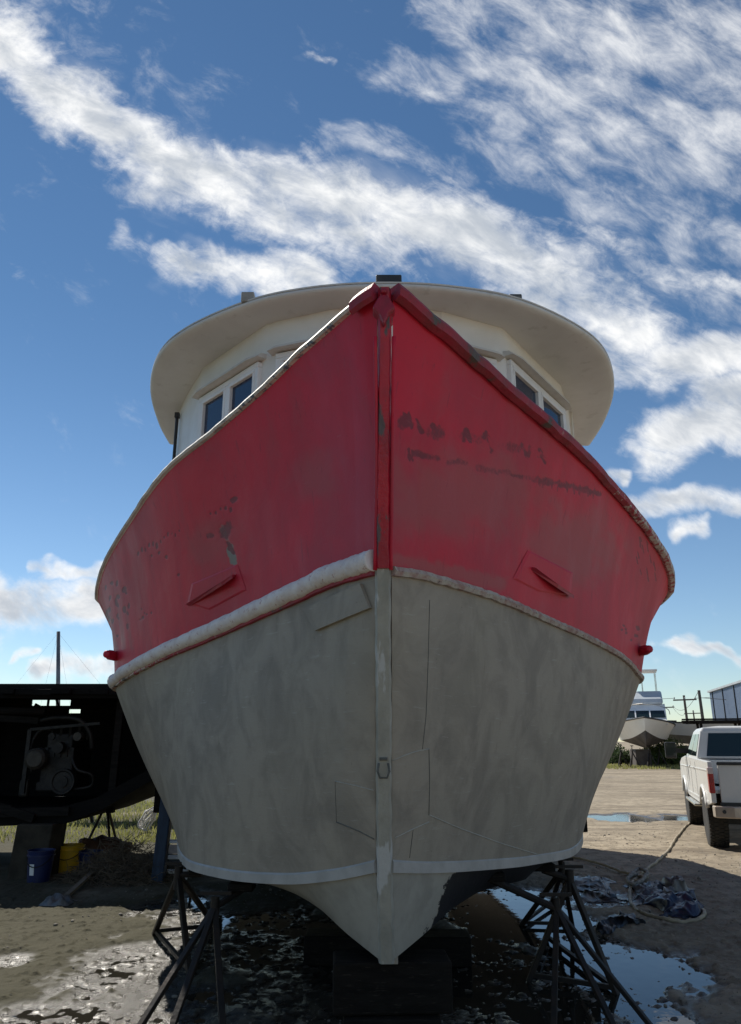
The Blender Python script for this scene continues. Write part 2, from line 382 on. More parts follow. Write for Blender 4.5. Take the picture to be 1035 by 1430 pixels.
# ------------------------------------------------------------------ the fishing boat on stands
K = .85
DEND = 14.0
def curve(tab, aft):
    pts = [P(px, py, d*K) for px, py, d in tab]+[Vector(a) for a in aft]
    ds = [p.y for p in pts]
    return ds, [p.x for p in pts], [p.z for p in pts]
CV = {
 ('S', -1): curve([(527, 412, 4.2), (505, 427, 4.28), (470, 456, 4.50), (430, 490, 4.80), (370, 547, 5.25), (300, 607, 5.85), (240, 655, 6.45), (180, 735, 7.6), (150, 785, 8.5), (140, 812, 9.1), (137, 828, 9.5), (139, 843, 9.9)], [(-3.0, 9.5, 3.0), (-2.85, 11.6, 2.98), (-2.5, 14, 3.0)]),
 ('S', 1): curve([(549, 412, 4.2), (572, 428, 4.28), (615, 464, 4.50), (655, 500, 4.80), (718, 555, 5.3), (780, 609, 5.9), (815, 641, 6.35), (860, 690, 7.1), (900, 738, 7.9), (924, 775, 8.6), (933, 797, 9.1), (935, 812, 9.5), (932, 828, 9.9)], [(3.20, 9.5, 3.04), (3.0, 11.6, 3.0), (2.7, 14, 3.0)]),
 ('K', -1): curve([(525, 797, 4.63), (480, 810, 4.95), (400, 845, 5.6), (300, 889, 6.6), (220, 923, 7.6), (170, 951, 8.6), (163, 962, 9.3)], [(-2.58, 9.6, 2.05), (-2.5, 11.6, 1.95), (-2.3, 14, 1.95)]),
 ('K', 1): curve([(547, 797, 4.63), (600, 807, 4.95), (680, 831, 5.5), (760, 864, 6.3), (830, 896, 7.2), (870, 919, 8.0), (888, 938, 8.8), (892, 951, 9.4)], [(2.72, 9.8, 2.05), (2.66, 11.6, 1.95), (2.5, 14, 1.95)]),
 ('C', -1): curve([(525, 1211, 5.05), (470, 1222, 5.35), (400, 1228, 5.8), (320, 1222, 6.4), (262, 1206, 7.2), (250, 1183, 8.1)], [(-1.86, 8.4, .75), (-1.9, 10.5, .75), (-1.8, 14, .8)]),
 ('C', 1): curve([(547, 1211, 5.05), (600, 1212, 5.4), (680, 1208, 6.0), (740, 1202, 6.6), (798, 1190, 7.3), (812, 1168, 8.2)], [(2.02, 8.5, .76), (2.08, 10.5, .76), (1.95, 14, .8)]),
 ('M', -1): curve([(531, 1341, 5.21), (486, 1305, 5.5), (442, 1266, 5.9), (400, 1241, 6.4), (345, 1226, 6.95)], [(-.95, 7.2, .60), (-.95, 10.5, .60), (-.9, 14, .62)]),
 ('M', 1): curve([(549, 1341, 5.21), (592, 1305, 5.5), (636, 1266, 5.9), (680, 1241, 6.4), (735, 1226, 6.95)], [(1.15, 7.2, .60), (1.1, 10.5, .60), (1.05, 14, .62)]),
 ('B', -1): curve([(531, 1343, 5.2)], [(.06, 6, .51), (.06, 9, .48), (.06, 14, .46)]),
 ('B', 1): curve([(549, 1343, 5.2)], [(.145, 6, .51), (.145, 9, .48), (.145, 14, .46)]),
}
def cpt(k, side, u):
    ds, x, z = CV[(k, side)]
    d = ds[0]+(DEND-ds[0])*np.asarray(u)**1.9
    return np.stack([pchip(ds, x, d), d, pchip(ds, z, d)], -1)
def panel(k0, k1, side, nu, nv, bulge=0, u1=1.0, u0=0.0, v0=0, v1=1, ramp_u=.12):
    u = np.linspace(u0, u1, nu)
    A = cpt(k0, side, u); Bq = cpt(k1, side, u)
    v = np.linspace(v0, v1, nv)
    G_ = A[:, None]*(1-v)[None, :, None]+Bq[:, None]*v[None, :, None]
    if bulge:
        tx = np.gradient(A, axis=0); tx /= np.linalg.norm(tx, axis=1)[:, None]+1e-9
        nrm = np.stack([tx[:, 1]*side, -tx[:, 0]*side, 0*u], -1)
        nrm[:, 0] *= 1
        amp = bulge*np.minimum(1, u/ramp_u)
        G_ = G_+nrm[:, None]*(amp[:, None]*np.sin(math.pi*v)[None])[..., None]
    return G_
boat = thing('fishing_boat', (.1, 4.4, 0), 'big red and grey wooden fishing boat with white wheelhouse, bow on, propped on stands', 'fishing boat')
# --- materials
def red_paint():
    m, t, b = newmat('weathered red topside paint')
    at = t.n('ShaderNodeAttribute', attribute_name='wear'); r_, g_, b_ = t.sep(at.outputs['Color'])
    v = t.obj()
    n1 = t.noise(v, .8, 6, .62, .5); n2 = t.noise(t.mapping(v, (1, 1, .35)), 4, 7, .65, .4); n3 = t.noise(v, 45, 4, .7)
    c = t.mix(t.ramp(n1, .36, .64), (.62, .010, .040), (.47, .018, .046))
    c = t.mix(t.m('MULTIPLY', t.ramp(n2, .46, .70), .5), c, (.46, .065, .085))
    c = t.mix(t.m('MULTIPLY', b_, .8), c, t.mix(n2, (.32, .085, .090), (.40, .095, .095)))      # chalky, faded
    c = t.mix(t.m('MULTIPLY', t.ramp(n3, .63, .72), .3), c, (.22, .02, .035))
    c = t.mix(t.ramp(t.m('ADD', g_, t.m('MULTIPLY_ADD', n3, .5, -.25)), .35, .62), c, t.mix(n2, (.30, .27, .24), (.16, .14, .12)))
    c = t.mix(t.m('MULTIPLY', t.ramp(t.m('ADD', r_, t.m('MULTIPLY_ADD', n3, .6, -.3)), .25, .6), .85), c, (.165, .022, .036))
    run = t.noise(t.mapping(v, (16, 16, .45)), 1.5, 5, .6); scr = t.noise(t.mapping(v, (1, 1, 10), (0, R(20), 0)), 5, 7, .72, .3)
    c = t.mix(t.m('MULTIPLY', t.ramp(run, .62, .70), .4), c, (.27, .020, .040)); c = t.mix(t.m('MULTIPLY', t.ramp(scr, .62, .68), .25), c, (.50, .11, .12))
    c = t.mix(t.m('MULTIPLY', t.ramp(t.noise(v, 24, 5, .75), .70, .73), .8), c, (.16, .03, .04))
    t.set(b.inputs['Base Color'], c)
    t.set(b.inputs['Roughness'], t.m('MULTIPLY_ADD', n2, .35, .34))
    b.inputs['Specular IOR Level'].default_value = .35
    h = t.m('MULTIPLY_ADD', n3, .25, t.m('MULTIPLY_ADD', t.noise(v, 7, 5, .6), .9, t.m('MULTIPLY', t.m('ADD', r_, g_), -.6)))
    t.set(b.inputs['Normal'], t.bump(h, .25, .012))
    return m
RED = red_paint()
def grey_paint():
    m, t, b = newmat('grey primed planking')
    v = t.obj()
    n1 = t.noise(t.mapping(v, (1, 1, .8), (0, R(35), 0)), 3.0, 8, .62, .9); n2 = t.noise(t.mapping(v, (1, 1, .8), (0, R(-30), 0)), 7, 6, .6, .4); n3 = t.noise(v, 60, 3, .7)
    c = t.mix(t.ramp(n1, .38, .66), (.355, .312, .255), (.262, .232, .192))
    c = t.mix(t.m('MULTIPLY', t.ramp(n2, .50, .76), .5), c, (.222, .198, .165))
    c = t.mix(t.m('MULTIPLY', t.ramp(t.noise(v, 1.1, 4, .5, .3), .45, .7), .4), c, (.37, .335, .26))
    c = t.mix(t.m('MULTIPLY', t.ramp(t.noise(v, 9, 6, .7), .66, .74), .6), c, (.15, .14, .12))
    t.set(b.inputs['Base Color'], c); t.set(b.inputs['Roughness'], t.m('MULTIPLY_ADD', n2, .3, .5)); b.inputs['Specular IOR Level'].default_value = .3
    # scrapes from sanding, grit left in the primer, thin runs
    sc1 = t.noise(t.mapping(v, (1, 1, 9), (0, R(38), 0)), 5, 7, .7, .3); sc2 = t.noise(t.mapping(v, (14, 14, .5)), 1.6, 5, .6)
    c = t.mix(t.m('MULTIPLY', t.ramp(sc1, .60, .68), .38), c, (.47, .45, .40)); c = t.mix(t.m('MULTIPLY', t.ramp(sc2, .66, .74), .35), c, (.19, .165, .12))
    c = t.mix(t.m('MULTIPLY', t.ramp(t.noise(v, 70, 3, .6), .68, .74), .5), c, (.13, .12, .10)); t.set(b.inputs['Base Color'], c)
    t.set(b.inputs['Normal'], t.bump(t.m('MULTIPLY_ADD', n3, .2, t.m('MULTIPLY_ADD', sc1, .35, t.noise(v, 5, 6, .6))), .35, .015))
    return m
GREY = grey_paint()
WHITE = simple('aged white paint', (.80, .785, .74), (.72, .70, .65), .5, 0, 2.2, .08)
TRIM = simple('white window trim', (.82, .81, .79), (.74, .73, .70), .45, 0, 5, .05)
FILL = simple('rough white filler', (.80, .75, .73), (.68, .60, .58), .75, 0, 9, .7, (.50, .33, .33), bscale=26)
PALE = simple('peeling pale primer', (.46, .42, .36), (.34, .20, .18), .75, 0, 14, .7, (.12, .09, .08), bscale=30)
STRIPE = simple('blue grey stripe paint', (.42, .41, .39), (.34, .33, .31), .5, 0, 6, .2)
DARK = simple('black bottom tar', (.012, .013, .016), (.022, .022, .024), .45, 0, 5, .4)
# --- red topsides, with the wear worked out per point
def wear_attr(o, A, side):
    ax, ay = proj(A)
    n = ax.size; dark = np.zeros(ax.shape); bare = np.zeros(ax.shape); fade = np.zeros(ax.shape)
    sx = A[..., 1]*side*-1; sz = A[..., 2]; sxx = A[..., 0]
    nA = fbm(sxx*9+3, sz*9, 4, 5); nB = fbm(sxx*26, sz*26, 3, 9)
    def blob(cx, cy, rx, ry, k, arr, ang=0):
        c, s_ = math.cos(ang), math.sin(ang); ex = ax-cx; ey = ay-cy
        r = np.sqrt(((ex*c+ey*s_)/rx)**2+((-ex*s_+ey*c)/ry)**2)
        np.maximum(arr, k*(1-sstep(.35, 1.15, r+(nB-.5)*.9)), out=arr)
    def stroke(x0, y0, x1, y1, wd, k, arr):
        ex, ey = x1-x0, y1-y0; tt = np.clip(((ax-x0)*ex+(ay-y0)*ey)/(ex*ex+ey*ey), 0, 1)
        r = np.hypot(ax-x0-tt*ex, ay-y0-tt*ey)/wd
        np.maximum(arr, k*(1-sstep(.4, 1.2, r+(nB-.5)*.9)), out=arr)
    rg = random.Random(3+side)
    if side > 0:
        # ghost of the old painted name: worn, illegible letter strokes
        GL = [[(0, 1, 0, 0), (0, 1, 1, 0), (1, 0, 1, 1)], [(0, 0, .5, 1), (.5, 1, 1, 0)], [(0, 1, .5, 0), (.5, 0, 1, 1), (.2, .6, .8, .6)], [(0, 0, 0, 1), (0, 0, .9, .2), (.9, .2, 0, .5), (.1, .5, 1, 1)], [(.3, 0, .3, 1)], [(0, 0, 1, 0), (0, 0, 0, 1), (0, .5, .8, .5), (0, 1, 1, 1)], [(1, .1, .2, 0), (.1, .2, .9, .7), (.9, .8, .1, 1)]]
        for i in range(10):     # worn strokes: no letter is still readable
            bx = 562+i*20.5+rg.uniform(-3, 3); by = 578+i*5.0+rg.uniform(-3, 3); hh_ = rg.uniform(18, 27); ww_ = rg.uniform(10, 15)
            for a, b_, c_, d_ in rg.choice(GL):
                if rg.random() < .25: continue
                e1, e2 = rg.uniform(0, .25), rg.uniform(.75, 1)
                xa, ya, xb, yb = bx+a*ww_+4*b_, by+b_*hh_, bx+c_*ww_+4*d_, by+d_*hh_
                stroke(xa+(xb-xa)*e1, ya+(yb-ya)*e1, xa+(xb-xa)*e2, ya+(yb-ya)*e2, rg.uniform(2.5, 5), rg.uniform(.45, .85), dark)
        dark *= .22+.78*sstep(.40, .62, .55*nA+.45*fbm(sxx*20, sz*30, 3, 41))
        blob(565, 590, 18, 16, .7, dark, .5); blob(610, 603, 18, 13, .55, dark); blob(660, 612, 30, 10, .4, dark, .2); blob(720, 626, 30, 10, .45, dark, .2)
        for i in range(26):
            bx = 585+i*9.8; by = 634+i*2.1
            stroke(bx-6, by+rg.uniform(-2, 2), bx+7, by+1+rg.uniform(-2, 3), 3.5+3.5*rg.random(), rg.uniform(.22, .62), dark)
            if i > 16: stroke(bx, by-5, bx+rg.uniform(-4, 4), by+9, 2.2, .5, dark)
        for i in range(9): stroke(572+rg.uniform(-3, 4), 628+rg.uniform(-3, 14), 574+rg.uniform(-2, 4), 630+rg.uniform(0, 14), 2, .6, dark)
        for i in range(16):
            bx = rg.uniform(885, 915); by = rg.uniform(735, 800); stroke(bx, by, bx+2, by+rg.uniform(4, 13), 1.4, .55, dark)
        for i in range(10): blob(rg.uniform(868, 892), rg.uniform(872, 895), 3, 3, .7, dark)
        fade = np.maximum(fade, .75*(1-sstep(.3, 1.1, np.hypot((ax-640)/170, (ay-690)/75)+(nA-.5)*.7)))
        fade = np.maximum(fade, .8*(1-sstep(.3, 1.1, np.hypot((ax-800)/90, (ay-760)/75)+(nA-.5)*.7)))
        stroke(548, 780, 700, 816, 12, .8, fade); stroke(700, 832, 890, 932, 7, .55, bare)
        bare *= sstep(.45, .62, fbm(sxx*38, sz*60, 3, 19))
        for i in range(14): blob(rg.uniform(655, 930), 0, 1, 1, 0, bare)
    else:
        blob(316, 742, 13, 18, .62, dark, .5); stroke(322, 764, 326, 786, 6.5, .8, bare); stroke(310, 736, 320, 762, 7, .55, bare); bare *= .35+1.0*nA; stroke(318, 758, 326, 772, 4, .8, dark); blob(295, 748, 10, 6, .55, dark)
        for i in range(5): blob(294+i*7, 716-i*1.5+rg.uniform(-2, 2), 3, 4.5, .75, dark)
        blob(327, 698, 6, 7, .7, dark, .6)
        for i in range(12): blob(193+i*5.2, 772-i*2.8+rg.uniform(-4, 4), 2, rg.uniform(3, 6), .75, dark)
        for i in range(18): blob(rg.uniform(147, 180), rg.uniform(798, 870), rg.uniform(1.8, 3.2), rg.uniform(3, 7), .9, dark)
        for i in range(8): blob(rg.uniform(160, 212), rg.uniform(850, 890), 2.2, rg.uniform(3, 6), .7, dark)
        for x, y in ((212, 776), (222, 772), (232, 778), (249, 803), (205, 858), (200, 862)): blob(x, y, 2.4, 3.4, .9, dark)
        fade = np.maximum(fade, .55*(1-sstep(.2, 1.1, np.hypot((ax-440)/45, (ay-665)/40)+(nA-.5)*.9)))
        fade = np.maximum(fade, .5*(1-sstep(.2, 1.1, np.hypot((ax-300)/60, (ay-760)/45)+(nA-.5)*.9)))
        for x in (160, 172, 182): stroke(x-6, 850, x+2, 905, 3, .5, fade)
    c = np.stack([dark, bare, fade, np.ones_like(dark)], -1).astype(np.float32)
    ca = o.data.color_attributes.new('wear', 'FLOAT_COLOR', 'POINT'); ca.data.foreach_set('color', c.ravel())
SURF = {}
for side in (-1, 1):
    A = panel('S', 'K', side, 420, 150, -.035); SURF[('red', side)] = A
    o = MB().grid(A, side < 0).build('bulwark', RED, boat, smooth=True, fix=False); wear_attr(o, A, side)
    A = panel('K', 'C', side, 420, 160, .045); SURF[('grey', side)] = A
    o = MB().grid(A, side < 0).build('hull_planking', GREY, boat, smooth=True, fix=False)
# --- bottom: primed forefoot, black tar further aft
m, t, b = newmat('primed forefoot over black tar')
v = t.obj(); ox, oy, oz = t.sep(v)
n = t.noise(v, 6, 6, .7)
edge = t.m('ADD', t.m('MULTIPLY_ADD', n, .34, -.17), t.m('MULTIPLY_ADD', oz, -.55, ox))
msk = t.ramp(edge, -.115, -.105)
g1 = t.mix(t.ramp(t.noise(v, 4, 6, .6, .4), .4, .66), (.37, .35, .30), (.29, .275, .235))
t.set(b.inputs['Base Color'], t.mix(msk, g1, (.010, .011, .014))); b.inputs['Roughness'].default_value = .55
t.set(b.inputs['Normal'], t.bump(t.noise(v, 9, 5, .6), .3, .015)); BOT = m
for side in (-1, 1):
    MB().grid(panel('M', 'B', side, 220, 12), side < 0).build('garboard', DARK, boat, smooth=True, fix=False)
    A = panel('C', 'M', side, 220, 30, .012)
    MB().grid(A, side < 0).build('hull_bottom', BOT, boat, smooth=True, fix=False)
def surf(kind, px, py, off=.0, hint=None):
    """point and outward normal of the hull skin where the photo shows (px, py)"""
    best = None
    for side in (-1, 1):
        A = SURF[(kind, side)]; ax, ay = proj(A)
        e = (ax-px)**2+(ay-py)**2+np.where(np.arange(A.shape[0])[:, None] > A.shape[0]*.75, 1e6, 0)
        k = np.unravel_index(np.argmin(e), e.shape)
        if best is None or e[k] < best[0]:
            i = min(max(k[0], 1), A.shape[0]-2); j = min(max(k[1], 1), A.shape[1]-2)
            nn = Vector(np.cross(A[i+1, j]-A[i-1, j], A[i, j+1]-A[i, j-1])).normalized()
            pt = Vector(A[k]); view = Vector((0, 0, CAMH))-pt
            if nn.dot(view) < 0: nn = -nn
            best = (e[k], pt, nn, A, k)
    # refine inside the grid cell so that lines laid on the skin run true
    A, k = best[3], best[4]; fi, fj = float(k[0]), float(k[1])
    def at(a, b):
        a = min(max(a, 0), A.shape[0]-1.001); b = min(max(b, 0), A.shape[1]-1.001); i, j = int(a), int(b); u, v = a-i, b-j
        return A[i, j]*(1-u)*(1-v)+A[i+1, j]*u*(1-v)+A[i, j+1]*(1-u)*v+A[i+1, j+1]*u*v
    for _ in range(4):
        p0 = np.array(proj(at(fi, fj))); pa = np.array(proj(at(fi+.3, fj)))-np.array(proj(at(fi-.3, fj))); pb = np.array(proj(at(fi, fj+.3)))-np.array(proj(at(fi, fj-.3)))
        J = np.stack([pa, pb], 1)/.6
        if abs(np.linalg.det(J)) < 1e-9: break
        s_ = np.clip(np.linalg.solve(J, np.array([px, py])-p0), -1.5, 1.5); fi += s_[0]; fj += s_[1]
    best = (best[0], Vector(at(fi, fj)), best[2])
    return best[1]+best[2]*off, best[2]
def seam(kind, pl, r, off=0):
    pts = []
    for (x0, y0), (x1, y1) in zip(pl[:-1], pl[1:]):
        n = max(2, int(math.hypot(x1-x0, y1-y0)/5))
        pts += [surf(kind, x0+(x1-x0)*k/n, y0+(y1-y0)*k/n, off)[0] for k in range(n)]
    pts.append(surf(kind, *pl[-1], off)[0]); return pts
def _smooth(pts, n=2):
    for _ in range(n): pts = [pts[0]]+[(a+b*2+c)/4 for a, b, c in zip(pts[:-2], pts[1:-1], pts[2:])]+[pts[-1]]
    return pts
SEAML = simple('pale seam compound', (.42, .40, .35), (.34, .32, .28), .6, 0, 20, .3)
SEAMD = simple('dark open seam', (.14, .135, .115), (.09, .088, .075), .8, 0, 20, .2)
for pl, mt, r in (([(548, 1062), (578, 1050), (599, 1046)], SEAML, .006), ([(599, 1046), (600, 1090), (599, 1138)], SEAMD, .005), ([(600, 838), (598, 920), (595, 1000), (590, 1046)], SEAMD, .0045),
              ([(599, 1138), (640, 1156), (700, 1178), (760, 1196)], SEAML, .006), ([(552, 1170), (578, 1157), (599, 1148)], SEAML, .006), ([(577, 1158), (572, 1198)], SEAMD, .004),
              ([(468, 1091), (500, 1098), (522, 1104)], SEAML, .005), ([(470, 1148), (500, 1160), (523, 1172)], SEAMD, .006), ([(468, 1091), (470, 1148)], SEAMD, .003)):
    r *= .62; MB().tube(_smooth(seam('grey', pl, r*.6)), r, 6).build('plank_seam', mt, boat, smooth=True)
# doubler patch on the grey planking under the white rail
c4 = [(428, 851), (507, 815), (520, 849), (444, 881)]
A = np.array([[surf('grey', *(np.array(c4[0])*(1-a)*(1-bb)+np.array(c4[1])*a*(1-bb)+np.array(c4[2])*a*bb+np.array(c4[3])*(1-a)*bb), .013)[0] for bb in np.linspace(0, 1, 6)] for a in np.linspace(0, 1, 8)])
o = MB().grid(A).build('doubler_plate', GREY, boat, fix=False); sm = o.modifiers.new('s', 'SOLIDIFY'); sm.thickness = .02; sm.offset = 0
# --- sweeps along the hull edges
def sweep(pts, prof, parent, name, mat, up=(0, 0, 1), side=1, scale=None, smooth=False, auto=None):
    pts = [Vector(p) for p in pts]; N = len(pts); n = len(prof); mb = MB(); vs = []
    for i, p in enumerate(pts):
        d = (pts[min(i+1, N-1)]-pts[max(i-1, 0)]).normalized()
        a = d.cross(Vector(up)).normalized()*side; bq = Vector(up)
        s_ = scale[i] if scale is not None else 1
        vs += [p+a*x*s_+bq*y*s_ for x, y in prof]
    fs = [(i*n+k, i*n+(k+1) % n, (i+1)*n+(k+1) % n, (i+1)*n+k) for i in range(N-1) for k in range(n)]
    fs += [tuple(range(n-1, -1, -1)), tuple((N-1)*n+k for k in range(n))]
    mb.add(vs, fs); return mb.build(name, mat, parent, smooth=smooth, auto=auto)
def circ(r, n=10, sx=1): return [(r*sx*math.cos(2*math.pi*k/n), r*math.sin(2*math.pi*k/n)) for k in range(n)]
def jit(pts, amp, f=9, s=1):
    return [Vector(p)+mnoise.noise_vector(Vector(p)*f+Vector((s, s, s)))*amp for p in pts]
uu = np.concatenate([np.linspace(0.0, .5, 150), np.linspace(.51, 1, 40)])
# rail caps: side=+1 puts +x of the profile outboard
# port in the photo's left: white cap, mottled where it nears the peak
m, t, b = newmat('white rail cap flaking to blue grey')
v = t.obj(); ox, oy, oz = t.sep(v); n3 = t.noise(v, 26, 5, .7); n1 = t.noise(v, 6, 4, .6)
c = t.mix(t.ramp(n1, .4, .7), (.70, .67, .62), (.55, .47, .42))
c = t.mix(t.m('MULTIPLY', t.ramp(n3, .5, .58), t.ramp(oz, 3.58, 3.72)), c, (.13, .16, .22))
t.set(b.inputs['Base Color'], c); b.inputs['Roughness'].default_value = .6; t.set(b.inputs['Normal'], t.bump(n3, .4, .01)); CAPW = m
L = [Vector(p) for p in cpt('S', -1, uu)]
sweep(jit([p+Vector((0, 0, .012)) for p in L], .004), [(-.13, .0), (.022, -.005), (.034, .010), (.024, .030), (-.13, .012)], boat, 'rail_cap', CAPW, side=-1)
m, t, b = newmat('red rail flaking to bare wood')
v = t.obj(); ox, oy, oz = t.sep(v); n3 = t.noise(v, 16, 6, .7); n1 = t.noise(v, 5, 5, .65)
c = t.mix(t.ramp(n1, .4, .66), (.36, .02, .045), (.23, .035, .045))
aft = t.ramp(oy, .9, 2.6)
c = t.mix(t.m('MULTIPLY', t.ramp(t.m('MULTIPLY_ADD', aft, .20, n3), .64, .71), t.ramp(oy, -.2, .7)), c, (.50, .45, .40))
c = t.mix(t.ramp(t.m('MULTIPLY_ADD', aft, .05, n1), .60, .66), c, (.10, .08, .07))
t.set(b.inputs['Base Color'], c); b.inputs['Roughness'].default_value = .6; t.set(b.inputs['Normal'], t.bump(n3, .7, .015)); CAPR = m
L = [Vector(p) for p in cpt('S', 1, uu)]
sweep(jit([p+Vector((0, 0, .0)) for p in L], .008, 7), [(-.12, .02), (.01, -.045), (.05, -.03), (.06, .01), (.04, .045), (-.12, .05)], boat, 'rail_cap', CAPR, side=1)
# the first stretch of the left rail is red and heavier
L = [Vector(p) for p in cpt('S', -1, np.linspace(0, .085, 14))]
sweep(jit(L, .005), [(-.06, .05), (.035, -.05), (.055, -.03), (.06, .015), (.03, .062)], boat, 'rail_nosing', CAPR, side=-1)
# rub rails
un = np.concatenate([np.linspace(.006, .6, 170), np.linspace(.61, 1, 40)])
L = [Vector(p) for p in cpt('K', -1, un)]
sc = [min(1, .55+i*.2)*(1+.025*math.sin(i*.5)+.02*math.sin(i*1.3)) for i in range(len(L))]
sweep(jit([p+Vector((-.012, -.02, .05)) for p in L], .01, 6), circ(.058, 16), boat, 'rub_rail', FILL, side=-1, scale=sc, smooth=True)
sweep(jit([p+Vector((0, 0, -.006)) for p in cpt('K', -1, np.linspace(0, 1, 160)).tolist() and [Vector(q) for q in cpt('K', -1, np.linspace(0, 1, 160))]], .004, 9), [(-.02, -.02), (.026, -.016), (.03, .02), (-.02, .03)], boat, 'rub_strip', CAPR, side=-1)
L = [Vector(p) for p in cpt('K', 1, np.concatenate([np.linspace(0, .6, 220), np.linspace(.61, 1, 40)]))]
sweep(jit(L, .007, 16), [(-.02, -.026), (.022, -.024), (.034, .0), (.022, .024), (-.02, .03)], boat, 'rub_rail', PALE, side=1)
# chine stripe
for side in (-1, 1):
    L = [Vector(p) for p in cpt('C', side, np.linspace(0.0, 1, 140))]
    sweep(L, [(-.02, -.026), (.012, -.026), (.014, .026), (.006, .036), (-.02, .036)], boat, 'chine_stripe', STRIPE, side=side)
# --- stem, in a red length and a grey one
def stem(tab, w0, w1, name, mat, proud=.05):
    pts = arc([P(*q[:2], q[2]*K) for q in tab], 8); N = len(pts); vs = []
    for i, p in enumerate(pts):
        w_ = (w0+(w1-w0)*i/(N-1))/2*(1+.05*math.sin(i*1.7))
        f = p+Vector((0, -proud, 0)); k = p+Vector((0, .12, 0))
        vs += [k+Vector((-w_*1.2, 0, 0)), f+Vector((-w_, .022, 0)), f+Vector((-w_*.72, 0, 0)), f+Vector((w_*.72, 0, 0)), f+Vector((w_, .022, 0)), k+Vector((w_*1.2, 0, 0))]
    n = 6; fs = [(i*n+k, i*n+(k+1) % n, (i+1)*n+(k+1) % n, (i+1)*n+k) for i in range(N-1) for k in range(n)]
    fs += [tuple(range(n-1, -1, -1)), tuple((N-1)*n+k for k in range(n))]
    return MB().add(vs, fs).build(name, mat, boat)
def stem_mat(name, c, c2, c3, th, lo=.5):
    m, t, b = newmat(name); v = t.obj()
    n = t.noise(t.mapping(v, (1, 1, .5)), 7, 6, .65, .3); n2 = t.noise(t.mapping(v, (1, 1, .22)), 9, 4, .6)
    cc = t.mix(t.ramp(n, .4, .65), c, c2); cc = t.mix(t.ramp(n2, th, th+.05), cc, c3)
    t.set(b.inputs['Base Color'], cc); b.inputs['Roughness'].default_value = lo; t.set(b.inputs['Normal'], t.bump(t.noise(v, 18, 5, .7), .5, .012)); return m
stem([(537, 408, 4.2), (537, 500, 4.3), (536, 600, 4.41), (535, 700, 4.52), (535, 796, 4.63)], .064, .074, 'stem_post', stem_mat('fresh red stem paint', (.50, .008, .030), (.34, .01, .03), (.10, .07, .075), .53, .35))
stem([(535, 795, 4.63), (535, 900, 4.74), (536, 1000, 4.84), (536, 1100, 4.94), (537, 1205, 5.05), (539, 1290, 5.14), (540, 1344, 5.2)], .082, .078, 'stem_foot', stem_mat('grey stem with filler', (.36, .345, .295), (.28, .27, .23), (.48, .48, .46), .53), .034)
# plates that wrap the stem either side of its red length
mb = MB()
for s_ in (-1, 1):
    tp = [P(537+s_*13, 470, 4.22*K), P(537+s_*11, 640, 4.42*K), P(535+s_*11, 796, 4.60*K)]
    mb.tube(arc(tp, 6), .011, 6)
mb.build('stem_moulding', RED, boat, smooth=True)
# peak: the lump where both rails meet over the stem head
pk = P(536, 425, 4.16*K); mb = MB()
mb.prism([(-.06, -.02), (-.026, -.06), (0, -.12), (.026, -.06), (.062, -.025), (.035, .03), (.012, .06), (-.012, .06), (-.035, .03)], -.012, .16, 1)
mb.v = [(x+pk.x, y+pk.y, z+pk.z) for x, y, z in mb.v]
mb.box(pk+Vector((0, 0, .068)), (.036, .06, .03))
mb.build('stem_head', stem_mat('red stem head paint', (.34, .006, .03), (.24, .01, .025), (.12, .02, .03), .62, .4), boat, bevel=.012)
# draught bolt plate low on the stem
c = P(535.5, 1074, 4.90*K)+Vector((0, -.045, 0)); mb = MB()
mb.tube([c+Vector((-.024, 0, .03)), c+Vector((-.03, -.004, -.01)), c+Vector((-.018, -.006, -.04)), c+Vector((.018, -.006, -.04)), c+Vector((.03, -.004, -.01)), c+Vector((.024, 0, .03))], .006, 6)
mb.box(c+Vector((0, .006, .05)), (.04, .01, .015))
mb.build('stem_shackle', SEAMD, boat, smooth=True)
# --- hawse lips: thin diamond doubler and a slanted fin on each bow
for pl, fin in (([(332, 788), (344, 824), (292, 852), (262, 842), (268, 815)], [(265, 843), (320, 808), (331, 802)]), ([(737, 768), (716, 808), (752, 826), (797, 832), (800, 800)], [(741, 792), (768, 812), (795, 831)])):
    cx = sum(q[0] for q in pl)/len(pl); cy = sum(q[1] for q in pl)/len(pl)
    ring = [surf('red', x, y, .002)[0] for x, y in pl]; inn = [surf('red', cx+(x-cx)*.9, cy+(y-cy)*.9, .007)[0] for x, y in pl]; cc, nn = surf('red', cx, cy, .007)
    n = len(pl); mb = MB().add(ring+inn+[cc], [(i, (i+1) % n, n+(i+1) % n, n+i) for i in range(n)]+[(n+i, n+(i+1) % n, 2*n) for i in range(n)])
    pad = mb.build('hawse_plate', RED, boat)
    a, na = surf('red', *fin[0], .004); mid, nm = surf('red', *fin[1], .004); e, ne = surf('red', *fin[2], .004)
    dn = Vector((0, 0, -1))
    vs = [a, a+na*.03, mid+nm*.06+dn*.02, e+ne*.035, e, mid, a+dn*.02, mid+nm*.05+dn*.045, e+ne*.03+dn*.025]
    MB().add(vs, [(0, 1, 2, 5), (5, 2, 3, 4), (6, 1, 2, 7), (7, 2, 3, 8), (0, 6, 7, 5), (5, 7, 8, 4), (0, 1, 6), (3, 4, 8)]).build('hawse_lip', simple('dark red lip paint', (.40, .016, .04), (.30, .018, .04), .5), pad)
